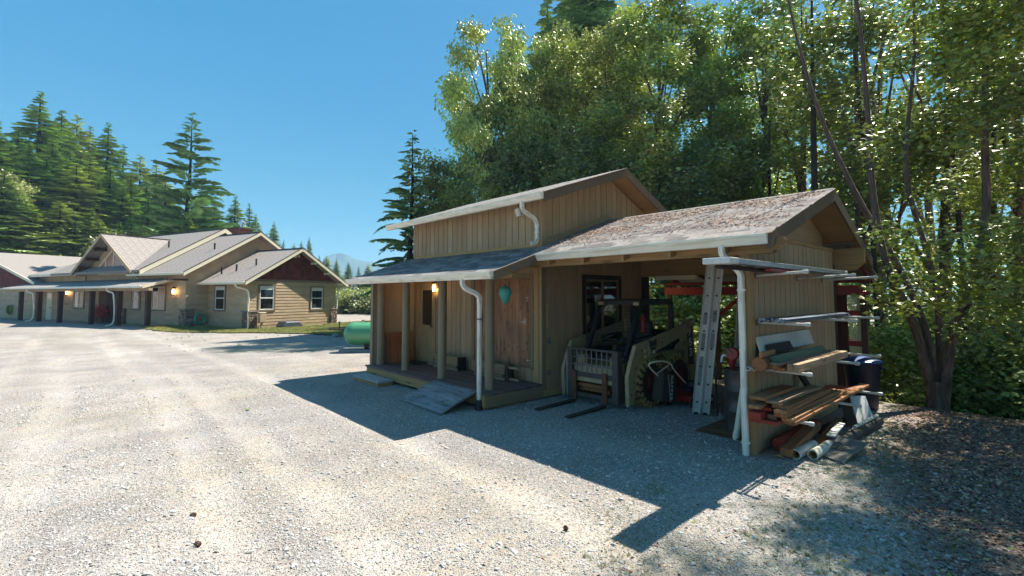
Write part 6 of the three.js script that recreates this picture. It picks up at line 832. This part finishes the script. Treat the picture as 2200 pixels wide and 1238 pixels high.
{
  const U = { label: 'leafy bush of the undergrowth along the bank', group: 'undergrowth along the bank' };
  for (const [px, d, top, rad, tint] of [[1905, 11.2, 620, 1.0, [.2, .24, .04]], [1960, 12.5, 560, 1.3, [.18, .22, .035]], [2050, 10.4, 690, 1.0, [.11, .17, .035]], [2120, 9.6, 700, .9, [.1, .16, .035]], [2190, 9.4, 660, 1.0, [.1, .16, .04]], [2170, 11, 560, 1.2, [.15, .2, .035]], [2080, 13, 540, 1.4, [.2, .24, .04]], [1890, 14.5, 560, 1.5, [.2, .24, .04]], [2240, 8.8, 620, 1.0, [.1, .16, .04]], [2010, 14.5, 520, 1.6, [.16, .21, .035]], [2300, 10, 480, 1.4, [.12, .17, .035]], [1950, 10.2, 800, .8, [.17, .2, .035]], [2090, 9.2, 810, .7, [.12, .18, .04]], [2150, 8.9, 830, .6, [.1, .16, .035]], [2210, 8.6, 850, .6, [.12, .18, .035]], [2020, 10.6, 780, .8, [.18, .22, .04]], [1860, 12, 690, .8, [.2, .23, .04]], [1930, 17, 600, 2, [.2, .25, .04]], [2100, 17, 600, 2, [.22, .25, .04]], [1840, 17.5, 560, 1.6, [.2, .25, .04]]]) bush(px, d, top, rad, d > 12.2 ? { label: 'sunlit bush deeper in the wood behind the many-stemmed tree', group: 'sunlit bushes in the wood', tint, n: 16 } : { ...U, tint, n: 16 });
  const Bh = { label: 'leafy bush seen through the open back of the carport', group: 'bushes behind the carport' };
  for (const [px, d, top] of [[1400, 15.5, 560], [1440, 16.5, 540], [1480, 15.5, 570], [1520, 16, 540], [1560, 15.2, 560], [1610, 15, 540], [1455, 14.6, 680], [1500, 14.6, 660]]) bush(px, d, top, 1.2, { ...Bh, geo: CL.mid, per: 70, n: 16, tint: [.15, .21, .045] });
  const Vb = { label: 'pale green shrub below the valley firs beyond the house wing', group: 'shrubs beyond the house wing' };
  for (const [px, d, top] of [[735, 52, 628], [752, 50, 622], [772, 52, 626], [792, 50, 622], [815, 50, 620], [840, 48, 622]]) bush(px, d, top, 2.2, { ...Vb, geo: CL.far, per: 40, n: 16, k: 2.2, tint: [.13, .17, .065] });
  for (const [px, d, top, tint] of [[-20, 49, 370, [.13, .16, .06]], [235, 51, 520, [.1, .14, .05]]]) broadleaf(px, d, top, 2.6, { geo: CL.far, per: 30, lobes: 26, base: .08, tint, lobe: 1.5, label: 'pale broadleaf tree at the foot of the wood behind the house', group: 'broadleaf trees at the foot of the wood' });
}
{ // red-leaved plant on the house porch
  const p = hw(-12.9, .16, 1.75), t = thing('red_shrub', 'red-leaved potted shrub on the house porch by the entry', 'shrub', p, HT); part('pot', lathe([[0, 0], [.18, 0], [.25, .4], [.27, .42], [.22, .42], [0, .36]], 18), M.brick, t); part('stem', limb([[0, .35, 0], [.02, .6, 0], [0, .9, .02]], [.03, .02, .01], 6), M.darkBark, t); const r = rng(71), l = Array.from({ length: 12 }, () => [jit(.32, r), rr(.5, 1.15, r), jit(.2, r), rr(.14, .24, r)]); crown(t, CL.near, l, 200, 72, [.3, .03, .022], { scale: .8 });
}
// fallen leaves over the right side of the yard
{
  const r = rng(31), g = raw([[[-.5, 0, 0], [0, .1, .28], [.5, .02, 0]], [[-.5, 0, 0], [.5, .02, 0], [0, .1, -.28]]]);
  scatter('leaf_litter', g, new THREE.MeshStandardMaterial({ color: 0xffffff, roughness: .8, side: THREE.DoubleSide }), 90000, () => { const x = rr(-4, 5, r), z = rr(-11.6, -1.2, r), n = fbm(x * .7, z * .7, 431, 3), e = .8 * litterAt(x, z, n, n); if (underShed(x, z) || r() > .02 + e) return null; if (x < -2.5 && r() > .04) return null; const s = rr(.018, .058, r), t = r(), gr = r() < .03; return { p: [x, groundY(x, z) + .006, z], e: [jit(.5, r), r() * 6.3, jit(.5, r)], s: [s, s, s], c: gr ? [.2, .26, .05] : t < .8 ? [.13 + .22 * t, .075 + .13 * t, .06 + .1 * t] : [.5 * t, .37 * t, .27 * t] }; }, 'brown fallen leaves and chips covering the ground by the wood', 'leaf litter');
}
for (const [px, py, c] of [[542, 877, 0x7d8b4a], [905, 870, 0xb08a60], [1660, 975, 0xc89a6a]]) { const d = EYE * FOCAL / (py - 634), [x, z] = spot(px, d); whole('fallen_leaf', raw([[[-.07, .01, 0], [0, .025, .04], [.07, .012, 0]], [[-.07, .01, 0], [.07, .012, 0], [0, .03, -.04]]]).translate(x, groundY(x, z), z), std(c, { side: THREE.DoubleSide }), c === 0x7d8b4a ? 'single green leaf lying on the open gravel' : c === 0xb08a60 ? 'single tan leaf lying in the shed shadow' : 'single orange leaf lying at the foot of the carport downspout', 'leaf'); }
{ // thin weeds at the edge of the litter
  const r = rng(19); scatter('weeds', bladeGeo, new THREE.MeshStandardMaterial({ color: 0xffffff, roughness: .8, side: THREE.DoubleSide }), 2200, () => { const x = rr(-3, 3, r), z = rr(-9.5, -3, r), n = fbm(x * 1.3, z * 1.3, 441, 3); if (underShed(x, z) || r() > smooth(.58, .7, n)) return null; const s = rr(.02, .05, r); return { p: [x, groundY(x, z), z], e: [0, r() * 6.3, 0], s: [s, s * .8, s], c: [.12 + .1 * r(), .17 + .06 * r(), .05] }; }, 'thin green weeds sprouting from the leaf litter', 'weeds');
}
scene.traverse(o => { if (o.isMesh) { o.castShadow = o.receiveShadow = true; } });
renderer.render(scene, camera);
